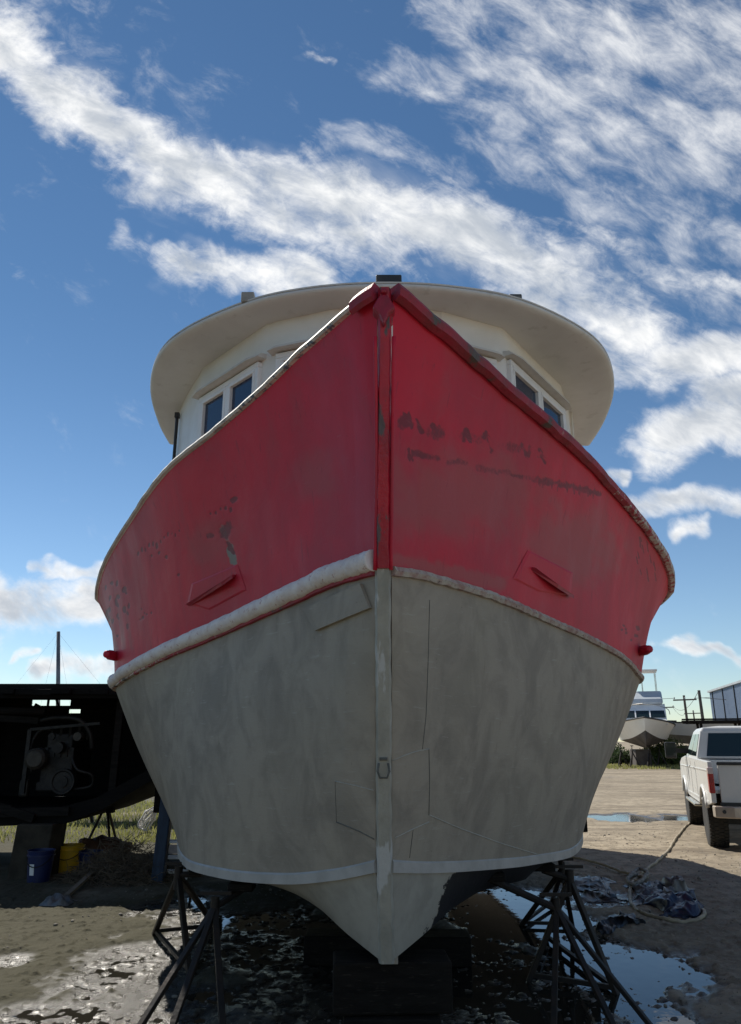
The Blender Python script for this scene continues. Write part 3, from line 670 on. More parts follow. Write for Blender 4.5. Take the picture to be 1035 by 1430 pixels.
# --- side guards: the blunt ends that stick out under the flare
for side, (px, py, d) in ((-1, (163, 914, 8.7)), (1, (893, 907, 8.7))):
    k0 = P(px, py, d*K)
    pts = [k0+Vector((side*.085, -.05, .0)), k0+Vector((side*.075, .03, 0)), k0+Vector((side*.05, .25, 0)), k0+Vector((side*.02, 1.0, 0)), k0+Vector((side*.0, 3.0, -.02))]
    MB().tube(arc(pts, 4), [.022]+[.036]*3+[.048]*13, 10).build('side_guard', RED, boat, smooth=True)
# --- deck and transom
uD = np.linspace(.03, 1, 60); mixd = lambda s_: cpt('S', s_, uD)*.62+cpt('K', s_, uD)*.38+np.array([-.06*s_, .1, 0]); A = np.stack([mixd(-1), mixd(1)], 1)
MB().grid(A).build('deck', simple('grey deck paint', (.22, .22, .20), (.14, .14, .13), .7), boat)
q = [cpt(k, s_, 1.0) for k, s_ in (('S', -1), ('K', -1), ('C', -1), ('B', -1), ('B', 1), ('C', 1), ('K', 1), ('S', 1))]
MB().add([tuple(v) for v in q], [tuple(range(8))]).build('transom', GREY, boat)
MB().prism([(4.46, .50), (14, .45), (14, .60), (4.46, .66)], .066, .142, 0).build('keel', GREY, boat)
# --- wheelhouse
ZR = 1.6+4.4*K-.045
wp = [(.08+x*K, y*K) for x, y in ((-2.94, 12.6), (-2.92, 11.6), (-2.84, 10.2), (-2.52, 9.25), (-1.86, 8.0), (-1.25, 7.43), (-.64, 7.14), (0, 7.05), (.64, 7.14), (1.25, 7.43), (1.86, 8.0), (2.46, 9.25), (2.73, 10.2), (2.80, 11.6), (2.82, 12.6))]
wl = [Vector((x, y, 0)) for x, y in wp]; wall = arc(wl, 6)
zt, zb = ZR+.02, 2.45
MB().add([(wall[0].x, wall[0].y, zb), (wall[-1].x, wall[-1].y, zb), (wall[-1].x, wall[-1].y, zt), (wall[0].x, wall[0].y, zt)], [(0, 1, 2, 3)]).build('wheelhouse_back', WHITE, boat)
# roof visor: slab with a rounded edge
rp = [(x*K, y*K) for x, y in ((-3.06, 10.95), (-3.02, 10.2), (-2.86, 9.15), (-2.55, 8.25), (-2.10, 7.62), (-1.34, 7.05), (-.68, 6.80), (0, 6.72), (.68, 6.78), (1.40, 7.02), (2.15, 7.60), (2.60, 8.22), (2.92, 9.1), (3.08, 10.1), (3.12, 11.0))]
rim = arc([Vector((x*(1.04 if x < 0 else 1.045)+.09, y, 0)) for x, y in rp], 6)
cen = Vector((.1, 10.0*K, 0)); vs = []; N = len(rim)
lay = [(.0, -.03), (.95, -.022), (.98, -.016), (.993, -.006), (.999, .008), (1.0, .024), (.996, .040), (.985, .052), (.96, .060), (.6, .13), (0, .16)]
for k, z in lay:
    for p in rim: q = cen+(p-cen)*k; vs.append((q.x, q.y, ZR+z))
n = len(lay); fs = [(i*N+j, i*N+j+1, (i+1)*N+j+1, (i+1)*N+j) for i in range(n-1) for j in range(N-1)]
roof = MB().add(vs, fs)
# after part of the roof, over the house
roof.prism([(wp[0][0]-.12, 12.6*K), (wp[0][0]-.12, 10.9*K), (wp[-1][0]+.12, 10.9*K), (wp[-1][0]+.12, 12.6*K)], ZR+.0, ZR+.12, 2)
VISOR = simple('grey white visor paint', (.68, .675, .65), (.61, .60, .575), .55, 0, 1.6, .06, (.57, .56, .53))
o = roof.build('visor_roof', VISOR, boat, smooth=True, auto=50)
LIP = simple('white visor edge', (.62, .60, .56), (.54, .52, .48), .5)
sweep([Vector((p.x, p.y, ZR+.050)) for p in rim], [(-.06, -.008), (-.004, -.008), (-.004, .006), (-.06, .012)], o, 'roof_edge', LIP, side=1)
def roofbox(x0, x1, ytop, ybot, d, name, mat, dep=.22):
    a = P(x0, ybot, d); c = P(x1, ytop, d); MB().box(((a.x+c.x)/2, d+dep/2, (ZR+.04+c.z)/2), (c.x-a.x, dep, c.z-ZR-.04)).build(name, mat, o, bevel=.01)
roofbox(336, 355, 407, 424, 7.05*K, 'vent_stub', simple('dull roof vent paint', (.34, .33, .30), (.22, .21, .19), .6))
roofbox(712, 729, 410, 424, 7.05*K, 'vent_stub', simple('dark roof vent paint', (.05, .05, .05), (.22, .21, .19), .6))
roofbox(525, 561, 383, 396, 6.95*K, 'light_box', simple('black lamp box', (.02, .022, .025), (.04, .04, .04), .4))
# windows: hit the wheelhouse wall where the photo shows their corners
wallp = arc(wl, 24)
def wall_hit(px, py):
    r = P(px, py, 1.0)-Vector((0, 0, CAMH)); best = None
    for a, c in zip(wallp[:-1], wallp[1:]):
        dx_, dy_ = c.x-a.x, c.y-a.y; den = r.x*dy_-r.y*dx_
        if abs(den) < 1e-9: continue
        s_ = (a.x*dy_-a.y*dx_)/den; u_ = (a.x*r.y-a.y*r.x)/den*-1 if False else ((s_*r.x-a.x)*dx_+(s_*r.y-a.y)*dy_)/(dx_*dx_+dy_*dy_)
        if s_ > 0 and -.001 <= u_ <= 1.001 and (best is None or s_ < best): best = s_
    if best is None:          # past the edge of the house: take the tangent point of the wall
        p = min(wallp, key=lambda p: abs(math.atan2(p.x, p.y)-math.atan2(r.x, r.y))); best = p.y/r.y
    return Vector((0, 0, CAMH))+r*best
GLASS = glass('dark wheelhouse glass', (.016, .035, .075), .04)
BROWM = simple('grey white hood paint', (.64, .62, .57), (.56, .54, .50), .6)
def window(a, c, h, n=2, brow=True):
    """framed window with n lights between two top corners, standing a little proud of the wall"""
    top = (a.z+c.z)/2; A_ = Vector((a.x, a.y, 0)); C_ = Vector((c.x, c.y, 0)); ex = (C_-A_).normalized(); W_ = (C_-A_).length
    nrm = Vector((ex.y, -ex.x, 0)); 
    if nrm.y > 0: nrm = -nrm
    sag = .026
    def q(u, z, o_): v_ = A_+ex*u+nrm*(o_+sag); return Vector((v_.x, v_.y, z))
    def bar(mb, u0, u1, z0, z1, o0, o1):
        vs = [q(u, z, o_) for u in (u0, u1) for z in (z0, z1) for o_ in (o0, o1)]
        mb.add(vs, [(0, 1, 3, 2), (4, 6, 7, 5), (0, 4, 5, 1), (2, 3, 7, 6), (0, 2, 6, 4), (1, 5, 7, 3)])
    ft = .052; mb = MB()
    bar(mb, 0, W_, top-ft, top, -.26, .02); bar(mb, 0, W_, top-h, top-h+ft, -.26, .02)
    cw = (W_-ft)/n
    for k in range(n+1): bar(mb, k*cw, k*cw+ft, top-h+ft, top-ft, -.26, .017)
    fr = mb.build('window', TRIM, boat, bevel=.006)
    for k in range(n):
        u0 = k*cw+ft; u1 = (k+1)*cw; z0 = top-h+ft; z1 = top-ft; mb = MB(); s_ = .036
        bar(mb, u0, u1, z1-s_, z1, -.1, .022); bar(mb, u0, u1, z0, z0+s_, -.1, .022); bar(mb, u0, u0+s_, z0+s_, z1-s_, -.1, .020); bar(mb, u1-s_, u1, z0+s_, z1-s_, -.1, .020)
        mb.build('sash', TRIM, fr, bevel=.005)
        mb = MB(); bar(mb, u0+s_, u1-s_, z0+s_, z1-s_, -.06, -.012); mb.build('pane', GLASS, fr)
    if brow:
        vs = [q(-.06, top+.012, -.05), q(W_+.06, top+.012, -.05), q(W_+.06, top+.012, .07), q(W_*.93, top+.012, .10), q(W_*.07, top+.012, .10), q(-.06, top+.012, .07)]
        vs += [q(-.06, top+.07, -.05), q(W_+.06, top+.07, -.05), q(W_+.06, top+.055, .03), q(W_*.93, top+.035, .095), q(W_*.07, top+.035, .095), q(-.06, top+.055, .03)]
        MB().add(vs, [(5, 4, 3, 2, 1, 0), (6, 7, 8, 9, 10, 11)]+[(i, (i+1) % 6, 6+(i+1) % 6, 6+i) for i in range(6)]).build('window_hood', BROWM, fr)
WIN = [(wall_hit(284, 553), wall_hit(366, 512)), (wall_hit(708, 519), wall_hit(783, 559)), (wall_hit(388, 497), wall_hit(455, 474)), (wall_hit(625, 480), wall_hit(690, 505))]
for a, c in WIN:      # the house front runs flat behind each pair of windows
    a2_, c2_ = Vector((a.x, a.y, 0)), Vector((c.x, c.y, 0)); ex = (c2_-a2_).normalized(); a2_ -= ex*.05; c2_ += ex*.05; nw = []; done = False
    for p in wall:
        if a2_.x < p.x < c2_.x and p.y < 9.5:
            if not done: nw += [a2_, c2_]; done = True
        else: nw.append(p)
    wall = nw
A = np.array([[(p.x, p.y, zb+(zt-zb)*k/4) for k in range(5)] for p in wall])
MB().grid(A).build('wheelhouse', WHITE, boat, smooth=True, auto=40)
a, c = wall_hit(284, 553), wall_hit(366, 512); window(a, c, .95)
dwl = (c-a).length
a2, c2 = wall_hit(708, 519), wall_hit(783, 559); window(a2, c2, .95)
zw = c.z
a3, c3 = wall_hit(388, 497), wall_hit(455, 474); window(a3, Vector((c3.x, c3.y, a3.z)), .95)
a4, c4_ = wall_hit(625, 480), wall_hit(690, 505); window(Vector((a4.x, a4.y, c4_.z)), c4_, .95)
# dark conduit down the left shoulder and small fittings
f0, f1 = wall_hit(252, 584), wall_hit(249, 650)
MB().tube([f0+Vector((-.03, -.03, 0)), f0+Vector((-.03, -.03, -.3)), f0+Vector((-.03, -.03, -1.2))], .018, 8).box(f0+Vector((-.03, -.03, .02)), (.05, .05, .06)).build('conduit', simple('black rubber conduit', (.02, .02, .022), None, .5), boat)
f0 = wall_hit(796, 560)
MB().tube([f0+Vector((.0, -.02, .1)), f0+Vector((.0, -.02, -.9))], .012, 8).box(f0+Vector((0, -.02, -.08)), (.05, .04, .04)).build('conduit', WHITE, boat)
# ------------------------------------------------------------------ stands, blocks and props
STEEL = simple('black rusty stand steel', (.020, .019, .018), (.035, .026, .020), .55, .3, 9, .4)
TIMB = simple('shadow dark timber', (.012, .010, .008), (.007, .006, .005), .7, 0, 5, .6, (.032, .026, .02), stretch=(1, 6, 6))  # timber darkened to near black to carry the deep shadow under the boat
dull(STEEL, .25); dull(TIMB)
def gnd(px, py):
    g = G(px, py); g.z = gz(g.x, g.y); return g
def stand(apex, feet, padtop, label, group, wd=.05, bars=None, pad=.16):
    wd *= .74
    base = sum(feet, Vector())/len(feet); base.z = min(f.z for f in feet)
    t = thing('boat_stand', base, label, 'boat stand', group)
    for f in feet:
        d = (f-apex).normalized(); MB().beam(apex-d*.02, f, wd, wd*.8).build('leg', STEEL, t, bevel=.004)
    mb = MB().tube([apex+Vector((0, 0, -.10)), apex+Vector((0, 0, .06))], wd*.75, 10)
    mb.build('collar', STEEL, t, smooth=True, auto=40)
    mb = MB().tube([apex, padtop-Vector((0, 0, .05))], .022, 8); mb.beam(apex+Vector((-.10, 0, .08)), apex+Vector((.10, 0, .08)), .02)
    mb.build('screw_jack', STEEL, t)
    nrm = Vector((-(padtop.x-.1), -.3, 0)).normalized()
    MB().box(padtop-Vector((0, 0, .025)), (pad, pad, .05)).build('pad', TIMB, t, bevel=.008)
    mb = MB(); n = len(feet)
    for i, j in (bars or [(i, (i+1) % n) for i in range(n)]):
        a = feet[i].lerp(apex, .07); c = feet[j].lerp(apex, .07); mb.beam(a, c, wd*.7)
    mb.build('base_bar', STEEL, t)
    return t
def under(side, d, inset=.1):
    """a point just below the chine, d metres out"""
    ds, x, z = CV[('C', side)]; xx = float(pchip(ds, x, [d])[0]); zz = float(pchip(ds, z, [d])[0])
    return Vector((xx-side*inset, d, zz-.045))
GB = 'black steel stands propping the big boat'
pd = under(1, 5.35, .12)
stand(Vector((1.16, 5.3, .60)), [Vector((.98, 4.78, .01)), Vector((1.36, 4.72, .01)), Vector((1.62, 4.95, .01))], Vector((pd.x, 5.35, pd.z)), 'black steel boat stand nearest the camera, right of the stem, its feet in the puddle', GB, .045)
pd = under(1, 6.0, .14)
stand(Vector((1.42, 6.0, .66)), [gnd(862, 1388), gnd(738, 1372), gnd(735, 1300)+Vector((.1, -.3, 0))], pd, 'middle black steel boat stand of the right side, foot standing clear of the puddle edge', GB, .058)
pd = under(1, 7.0, .2)
stand(Vector((1.62, 7.1, .56)), [gnd(727, 1292), gnd(800, 1294), gnd(770, 1262)], pd, 'farthest black steel boat stand of the right side, behind the other two', GB, .05)
pd = under(-1, 5.5, .12)
stand(Vector((-.98, 5.35, .60)), [Vector((-1.32, 4.82, .01)), Vector((-1.10, 4.70, .01)), Vector((-.80, 4.85, .01))], pd, 'black steel boat stand nearest the camera, left of the stem', GB, .05)
pd = under(-1, 6.3, .14)
stand(Vector((-1.44, 6.3, .64)), [gnd(215, 1311), gnd(303, 1296), gnd(265, 1368)], pd, 'black steel boat stand beside the bright wet patch under the left chine', GB, .055)
def block(c, sz, label, rz=0, mat=None, group='timbers blocking up the keel'):
    t_ = Matrix.Rotation(rz, 3, 'Z'); o = MB().box(c, sz, t_).build('timber_block', mat or TIMB, bevel=.012); tag(o, label, 'timber', group); return o
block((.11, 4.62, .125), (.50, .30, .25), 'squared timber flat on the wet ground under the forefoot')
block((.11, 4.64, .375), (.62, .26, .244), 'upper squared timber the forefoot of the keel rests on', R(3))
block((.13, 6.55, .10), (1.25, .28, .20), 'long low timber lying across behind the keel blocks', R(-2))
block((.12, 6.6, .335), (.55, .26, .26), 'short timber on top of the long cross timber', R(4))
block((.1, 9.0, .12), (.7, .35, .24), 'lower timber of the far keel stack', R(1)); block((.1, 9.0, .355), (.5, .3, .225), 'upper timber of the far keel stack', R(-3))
# ------------------------------------------------------------------ wrecked boat on the left, its side open
HULK = simple('shade black planking', (.008, .0075, .0075), (.013, .012, .011), .75, 0, 3, .5, (.005, .005, .006), stretch=(1, 1, 5))  # deep shade of the open wreck is put into this near-black base colour
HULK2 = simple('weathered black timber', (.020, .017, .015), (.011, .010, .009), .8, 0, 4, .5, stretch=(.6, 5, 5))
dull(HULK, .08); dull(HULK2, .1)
wk = thing('wrecked_boat', (-5, 11, .6), 'dark derelict boat hull with its side open, blocked up to the left', 'boat wreck')
prof = [(-8.2, .66), (-6.2, .60), (-4.6, .60), (-3.75, .63), (-3.3, .80), (-2.75, 1.12), (-2.3, 1.5), (-2.35, 1.60), (-2.85, 1.22), (-3.4, .93), (-3.9, .80), (-4.8, .78), (-8.2, .84)]
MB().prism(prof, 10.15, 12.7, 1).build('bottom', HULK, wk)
mb = MB()
for k in range(7): 
    z = .80+k*.175; mb.box((-5.3, 12.66+.012*(k % 2), z+.08), (6.2, .05, .19))
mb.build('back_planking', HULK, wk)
mb = MB()
DW = 12.72; zz = lambda py: P(517, py, DW).z; xx_ = lambda px: P(px, 985, DW).x
def strip(ya, yb, xa=-8.2, xb=-2.2): mb.box(((xa+xb)/2, DW, (zz(ya)+zz(yb))/2), (xb-xa, .05, abs(zz(ya)-zz(yb))))
strip(955, 970.5); strip(974, 977.5); strip(985.5, 990.5); strip(996, 1006)
for ya, yb, gaps in ((970.5, 974, ((84, 90), (96, 117))), (977.5, 985.5, ((44, 66), (68, 99))), (990.5, 996, ((5, 22), (31, 39), (97, 114)))):
    e_ = -8.2
    for ga, gb in gaps: strip(ya, yb, e_, xx_(ga)); e_ = xx_(gb)
    strip(ya, yb, e_, -2.2)
strip(980, 984, xx_(0), xx_(12)) if False else None
mb.beam((xx_(80), 12.64, zz(976)), (xx_(86), 12.64, zz(988)), .03); mb.beam((xx_(52), 12.64, zz(984)), (xx_(60), 12.64, zz(988)), .04)
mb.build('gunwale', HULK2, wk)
mb = MB(); n = 26
for k in range(n):      # deck planks, unevenly broken at the edge
    x = -8.2+k*.235; mb.beam((x, 10.12+random.uniform(-.10, .16), 2.215+.004*k*0+random.uniform(-.012, .012)), (x, 12.9, 2.385), .228, .07)
mb.beam((-8.2, 10.3, 2.16), (-2.3, 10.3, 2.16), .10, .05); mb.beam((-8.2, 11.5, 2.24), (-2.3, 11.5, 2.24), .12, .06)
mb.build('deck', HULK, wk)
MB().box((-8.15, 11.4, 1.4), (.08, 2.6, 1.7)).build('bulkhead', HULK, wk)
for x, w_ in ((-7.4, .1), (-5.05, .06), (-3.35, .09), (-2.75, .08)):
    MB().beam((x, 10.6, .72), (x+.03, 10.55, 2.16), w_).build('post', HULK2, wk)
for x in (-6.6, -5.9, -3.05): MB().beam((x, 12.5, .75), (x, 12.5, 2.2), .09).build('rib', HULK2, wk)
MB().beam((-6.6, 10.5, 2.0), (-4.4, 10.6, 1.86), .12, .08).build('hanging_beam', HULK2, wk)
MB().tube([(-5.3, 10.5, 1.93), (-4.9, 10.5, 1.99), (-4.3, 10.5, 1.98)], .05, 8).build('exhaust_pipe', HULK2, wk, smooth=True)
# lengths of timber along the broken side
for a, c in (((-8.2, 10.12, .93), (-4.4, 10.08, .80)), ((-6, 10.1, .72), (-3.7, 10.1, .78)), ((-5.2, 10.12, 1.0), (-4.1, 10.05, .70))):
    MB().beam(a, c, .06, .10).build('strake', HULK2, wk)
en = thing('diesel_engine', (-4.15, 11.0, .85), 'dusty marine diesel engine with round flywheel inside the open wreck', 'engine')
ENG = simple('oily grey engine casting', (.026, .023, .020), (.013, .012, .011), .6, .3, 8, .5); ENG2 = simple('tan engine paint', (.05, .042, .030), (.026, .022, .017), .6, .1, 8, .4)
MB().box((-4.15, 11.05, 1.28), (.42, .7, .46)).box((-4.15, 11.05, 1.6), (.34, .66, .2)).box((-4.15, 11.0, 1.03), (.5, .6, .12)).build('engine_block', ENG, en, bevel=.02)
mb = MB()
for k, (x, z) in enumerate(((-4.28, 1.80), (-4.16, 1.82), (-4.04, 1.80), (-3.92, 1.84), (-3.80, 1.80))): mb.beam((x, 10.75, 1.62), (x+.03, 10.68, z), .03)
for k in range(5): mb.box((-4.30+.085*k, 10.70, 1.46), (.05, .04, .12))
mb.beam((-4.52, 10.62, .95), (-4.52, 10.62, 1.75), .05).beam((-4.52, 10.62, 1.75), (-3.6, 10.62, 1.83), .035)
mb.build('injector_pipe', ENG, en)
MB().box((-4.62, 10.9, 1.0), (.12, .12, .22)).build('fuel_filter', ENG2, en, bevel=.03)
mb = MB().lathe([(.02, -.05), (.07, -.05), (.07, -.03), (.12, -.03), (.135, -.045), (.155, -.045), (.16, -.02), (.16, .03), (.02, .03)], 28, (-3.98, 10.55, 1.10), 'Y'); mb.build('flywheel', ENG, en, smooth=True, auto=35)
MB().lathe([(.02, -.09), (.10, -.09), (.135, -.06), (.14, .06), (.02, .06)], 22, (-4.38, 10.6, 1.38), 'Y').build('alternator', ENG2, en, smooth=True, auto=35)
MB().lathe([(.02, -.06), (.07, -.06), (.075, .05), (.02, .05)], 18, (-4.1, 10.6, 1.52), 'Y').build('pump', ENG, en, smooth=True, auto=35)
MB().lathe([(.02, -.06), (.055, -.06), (.06, .05), (.02, .05)], 18, (-3.86, 10.6, 1.66), 'Y').build('filter', ENG2, en, smooth=True, auto=35)
MB().tube(arc([(-4.4, 10.6, 1.86), (-4.2, 10.6, 1.90), (-3.9, 10.62, 1.88), (-3.74, 10.65, 1.72), (-3.7, 10.7, 1.5)], 5), .032, 8).tube(arc([(-4.45, 10.65, 1.2), (-4.5, 10.65, 1.5), (-4.42, 10.65, 1.72), (-4.25, 10.65, 1.76)], 5), .02, 8).tube(arc([(-3.9, 10.55, 1.4), (-3.8, 10.5, 1.25), (-3.62, 10.55, 1.18), (-3.64, 10.6, 1.04), (-3.9, 10.6, 1.0)], 5), .018, 8).build('hoses', ENG, en, smooth=True)
MB().lathe([(.02, -.02), (.045, -.02), (.045, .02), (.02, .02)], 14, (-4.2, 10.56, 1.66), 'Y').build('pulley', ENG, en)
# what carries the wreck
CONC = simple('stained concrete', (.055, .048, .036), (.030, .027, .022), .85, 0, 4, .5); dull(CONC)
c = G(36, 1233); o = MB().add([(c.x-.24, c.y-.0, 0), (c.x+.20, c.y, 0), (c.x+.20, c.y+.5, 0), (c.x-.24, c.y+.5, 0), (c.x-.20, c.y+.02, .64), (c.x+.24, c.y+.02, .64), (c.x+.24, c.y+.5, .64), (c.x-.20, c.y+.5, .64)], [(0, 3, 2, 1), (4, 5, 6, 7), (0, 1, 5, 4), (1, 2, 6, 5), (2, 3, 7, 6), (3, 0, 4, 7)]).build('concrete_pier', CONC, bevel=.02)
tag(o, 'stained concrete pier holding up the wreck at the left edge', 'concrete block')
f = [G(148, 1188), G(178, 1190), G(166, 1172)]; ap = Vector((-4.05, 12.6, .70))
stand(ap, [Vector((-4.25, 12.3, .02)), Vector((-3.80, 12.2, .02)), Vector((-3.98, 13.1, .02))], Vector((-4.05, 12.6, .86)), 'black tripod stand in front of the sunlit weeds, under the wreck', 'stands under the wreck', .045)
BLUEP = simple('dark blue painted timber', (.012, .035, .075), (.008, .02, .045), .6, 0, 6, .3, stretch=(4, 4, 1))
c = G(222, 1238); o = MB().beam((c.x-.02, c.y, -.02), (c.x+.05, c.y+.02, 1.46), .14, .14, up=(0, 1, 0)).build('timber_prop', BLUEP, bevel=.015); tag(o, 'dark blue upright timber prop between the wreck and the big hull', 'timber prop')
# ------------------------------------------------------------------ clutter on the left
def bucket(px, py, r, h, c, name, label, hook=True):
    g = gnd(px, py); t = thing(name, g, label, 'bucket')
    mt = simple(name+' plastic', c, tuple(x*.7 for x in c), .45, 0, 4, .1)
    MB().lathe([(r*.80, 0), (r*.82, .0), (r*.97, h*.82), (r*1.05, h*.82), (r*1.05, h*.86), (r*.99, h*.87), (r*1.02, h*.97), (r*1.05, h*.98), (r*1.05, h), (r*.94, h), (r*.78, .03)], 28, g).build('shell', mt, t, smooth=True, auto=35)
    MB().tube(arc([g+Vector((-r*1.04, 0, h*.9)), g+Vector((-r*.7, -r*.8, h*.62)), g+Vector((0, -r*1.08, h*.5)), g+Vector((r*.7, -r*.8, h*.62)), g+Vector((r*1.04, 0, h*.9))], 6), .005, 6).build('handle', STEEL, t)
    return t, g
bt, g = bucket(53, 1236, .15, .34, (.006, .016, .085), 'blue_bucket', 'blue plastic bucket with a white label beside the concrete pier')
mb = MB(); 
A = np.array([[(g.x+.152*math.sin(a)*(.8+.2*z/.3), g.y-.152*math.cos(a)*(.8+.2*z/.3), g.z+z) for z in np.linspace(.08, .2, 5)] for a in np.linspace(-.55, -.1, 7)])
MB().grid(A).build('label_patch', TRIM, bt, fix=False)
bucket(95, 1222, .165, .31, (.72, .40, .015), 'yellow_bucket', 'yellow plastic bucket in front of the sunlit weeds')
bucket(124, 1226, .14, .27, (.008, .018, .07), 'dark_blue_bucket', 'dark navy bucket half behind the brush pile')
RUST = simple('rusted brown steel', (.16, .065, .035), (.09, .04, .025), .85, 0, 8, .6)
c = G(143, 1196); A = []
for i in range(26):
    a = math.pi*i/25; row = []
    for j in range(9):
        u = j/8-.5; r = .25*(1+.05*math.sin(a*5+j))
        row.append((c.x+.62*u+.05*math.sin(a*3), c.y-math.cos(a)*r, max(0, math.sin(a))*r*(1-.5*abs(u))+.03+.02*math.sin(j*2+a*4)))
    A.append(row)
o = MB().grid(A).build('rusty_sheet', RUST, smooth=True); sm = o.modifiers.new('s', 'SOLIDIFY'); sm.thickness = .012; tag(o, 'curved rusty brown sheet of steel behind the brush pile', 'scrap metal')
BRUSH = simple('dry brush', (.15, .115, .075), (.08, .062, .042), .9, 0, 12, 0)
c = G(150, 1245); mb = MB(); rg = random.Random(4)
for i in range(1500):
    r = rg.random()**.6; a = rg.uniform(0, 6.28); x = c.x+.70*r*math.cos(a); y = c.y+.5+.5*r*math.sin(a); z = .50*(1-r**1.4)*rg.uniform(.3, 1)+.01
    d = Vector((rg.uniform(-1, 1), rg.uniform(-1, 1), rg.uniform(-.7, .5))).normalized(); L_ = rg.uniform(.08, .30)
    p0 = Vector((x, y, z)); p1 = p0+d*L_; p1.z = max(p1.z, .01); pm = (p0+p1)/2+Vector((rg.uniform(-.03, .03), rg.uniform(-.03, .03), rg.uniform(0, .04)))
    mb.tube([p0, pm, p1], [.004, .003, .001], 4, cap=False)
o = mb.build('brush_pile', BRUSH, fix=False); tag(o, 'heap of dry brush and old netting on the shaded ground', 'brush pile')
c = gnd(80, 1268); A = [[(c.x+(i/11-.5)*.30, c.y+(j/9-.5)*.3, c.z+.10*min(1, 3*max(0, math.sin(math.pi*i/11)*math.sin(math.pi*j/9)))*vnoise(np.array([i*.75]), np.array([j*.75]), 3)[0]**1.5+.004) for j in range(10)] for i in range(12)]
o = MB().grid(A).build('plastic_bag', simple('dirty clear plastic', (.16, .165, .165), (.09, .095, .095), .35, 0, 9, .4), smooth=True); tag(o, 'crumpled dirty plastic bag on the shaded mud', 'plastic bag')
a, c = gnd(92, 1262), gnd(128, 1236); o = MB().beam(a+Vector((0, 0, .03)), c+Vector((0, 0, .10)), .05, .03).build('wooden_stake', simple('weathered stake wood', (.22, .18, .13), (.14, .11, .08), .8, 0, 8, .4, stretch=(1, 5, 5))); tag(o, 'weathered wooden stake leaning on the brush pile', 'stake')
# white slatted stool by the left end of the chine
g = gnd(241, 1232); st = thing('step_stool', g, 'small white two tread step stool beside the dark blue prop', 'stool')
for z, y, w_ in ((.42, .25, .30), (.26, .10, .34), (.12, -.02, .36)):
    MB().box((g.x, g.y+y, z), (w_, .13, .03)).build('tread', TRIM, st, bevel=.005)
for s_ in (-1, 1):
    MB().beam((g.x+s_*.17, g.y-.08, 0), (g.x+s_*.14, g.y+.25, .41), .025, .04).build('leg', TRIM, st); MB().beam((g.x+s_*.17, g.y+.42, 0), (g.x+s_*.14, g.y+.27, .41), .025, .04).build('leg', STEEL, st)
MB().box((g.x-.02, g.y+.20, .335), (.26, .02, .1)).build('riser', simple('faded pink board', (.52, .44, .40), (.42, .35, .31), .7), st)
# grey skiff on trestles further back, with white rope
GREYB = simple('pale grey gelcoat', (.40, .42, .44), (.30, .32, .34), .5, 0, 3, .1)
sk = thing('grey_skiff', (-5.0, 17, .6), 'pale grey skiff hull on trestles, glimpsed between the wreck and the big hull', 'skiff')
A = []
for i in range(15):
    u = i/14; x = -6.6+u*3.6; wv = .75*math.sin(math.pi*min(1, (1.02-u)*.8+.12))
    A.append([(x, 17+wv*s_*f_, .78+.42*zf+.12*u*u) for s_, f_, zf in ((-1, 1, 1), (-1, .95, .45), (-1, .6, .1), (1, 0, 0), (1, .6, .1), (1, .95, .45), (1, 1, 1))])
MB().grid(A).build('hull', GREYB, sk, smooth=True)
MB().tube([(r_[0][0], r_[0][1], r_[0][2]) for r_ in A], .03, 6).tube([(r_[-1][0], r_[-1][1], r_[-1][2]) for r_ in A], .03, 6).build('gunwale', DARK, sk)
for x in (-5.8, -4.0):
    tr = thing('trestle', (x, 17, 0), 'black trestle under the %s end of the grey skiff' % ('left' if x < -5 else 'right'), 'trestle', 'trestles under the grey skiff')
    for s_ in (-1, 1):
        for e in (-1, 1): MB().beam((x+e*.06, 17+s_*.45, .80), (x+e*.25, 17+s_*.5, 0), .06).build('leg', STEEL, tr)
    MB().beam((x, 16.4, .82), (x, 17.6, .82), .1).build('beam', STEEL, tr)
mb = MB(); rg = random.Random(9); c = P(205, 1146, 14.5)
for k in range(5):
    mb.tube([c+Vector((.12*math.cos(a)+.03*math.sin(3*a+k), .06*math.sin(a)+k*.02, .16*math.sin(a+k*.5)+.02*k)) for a in np.linspace(0, 6.28, 22)], .014, 6, closed=True)
o = mb.build('rope_coil', TRIM, smooth=True); tag(o, 'coil of white rope hanging by the grey skiff', 'rope')
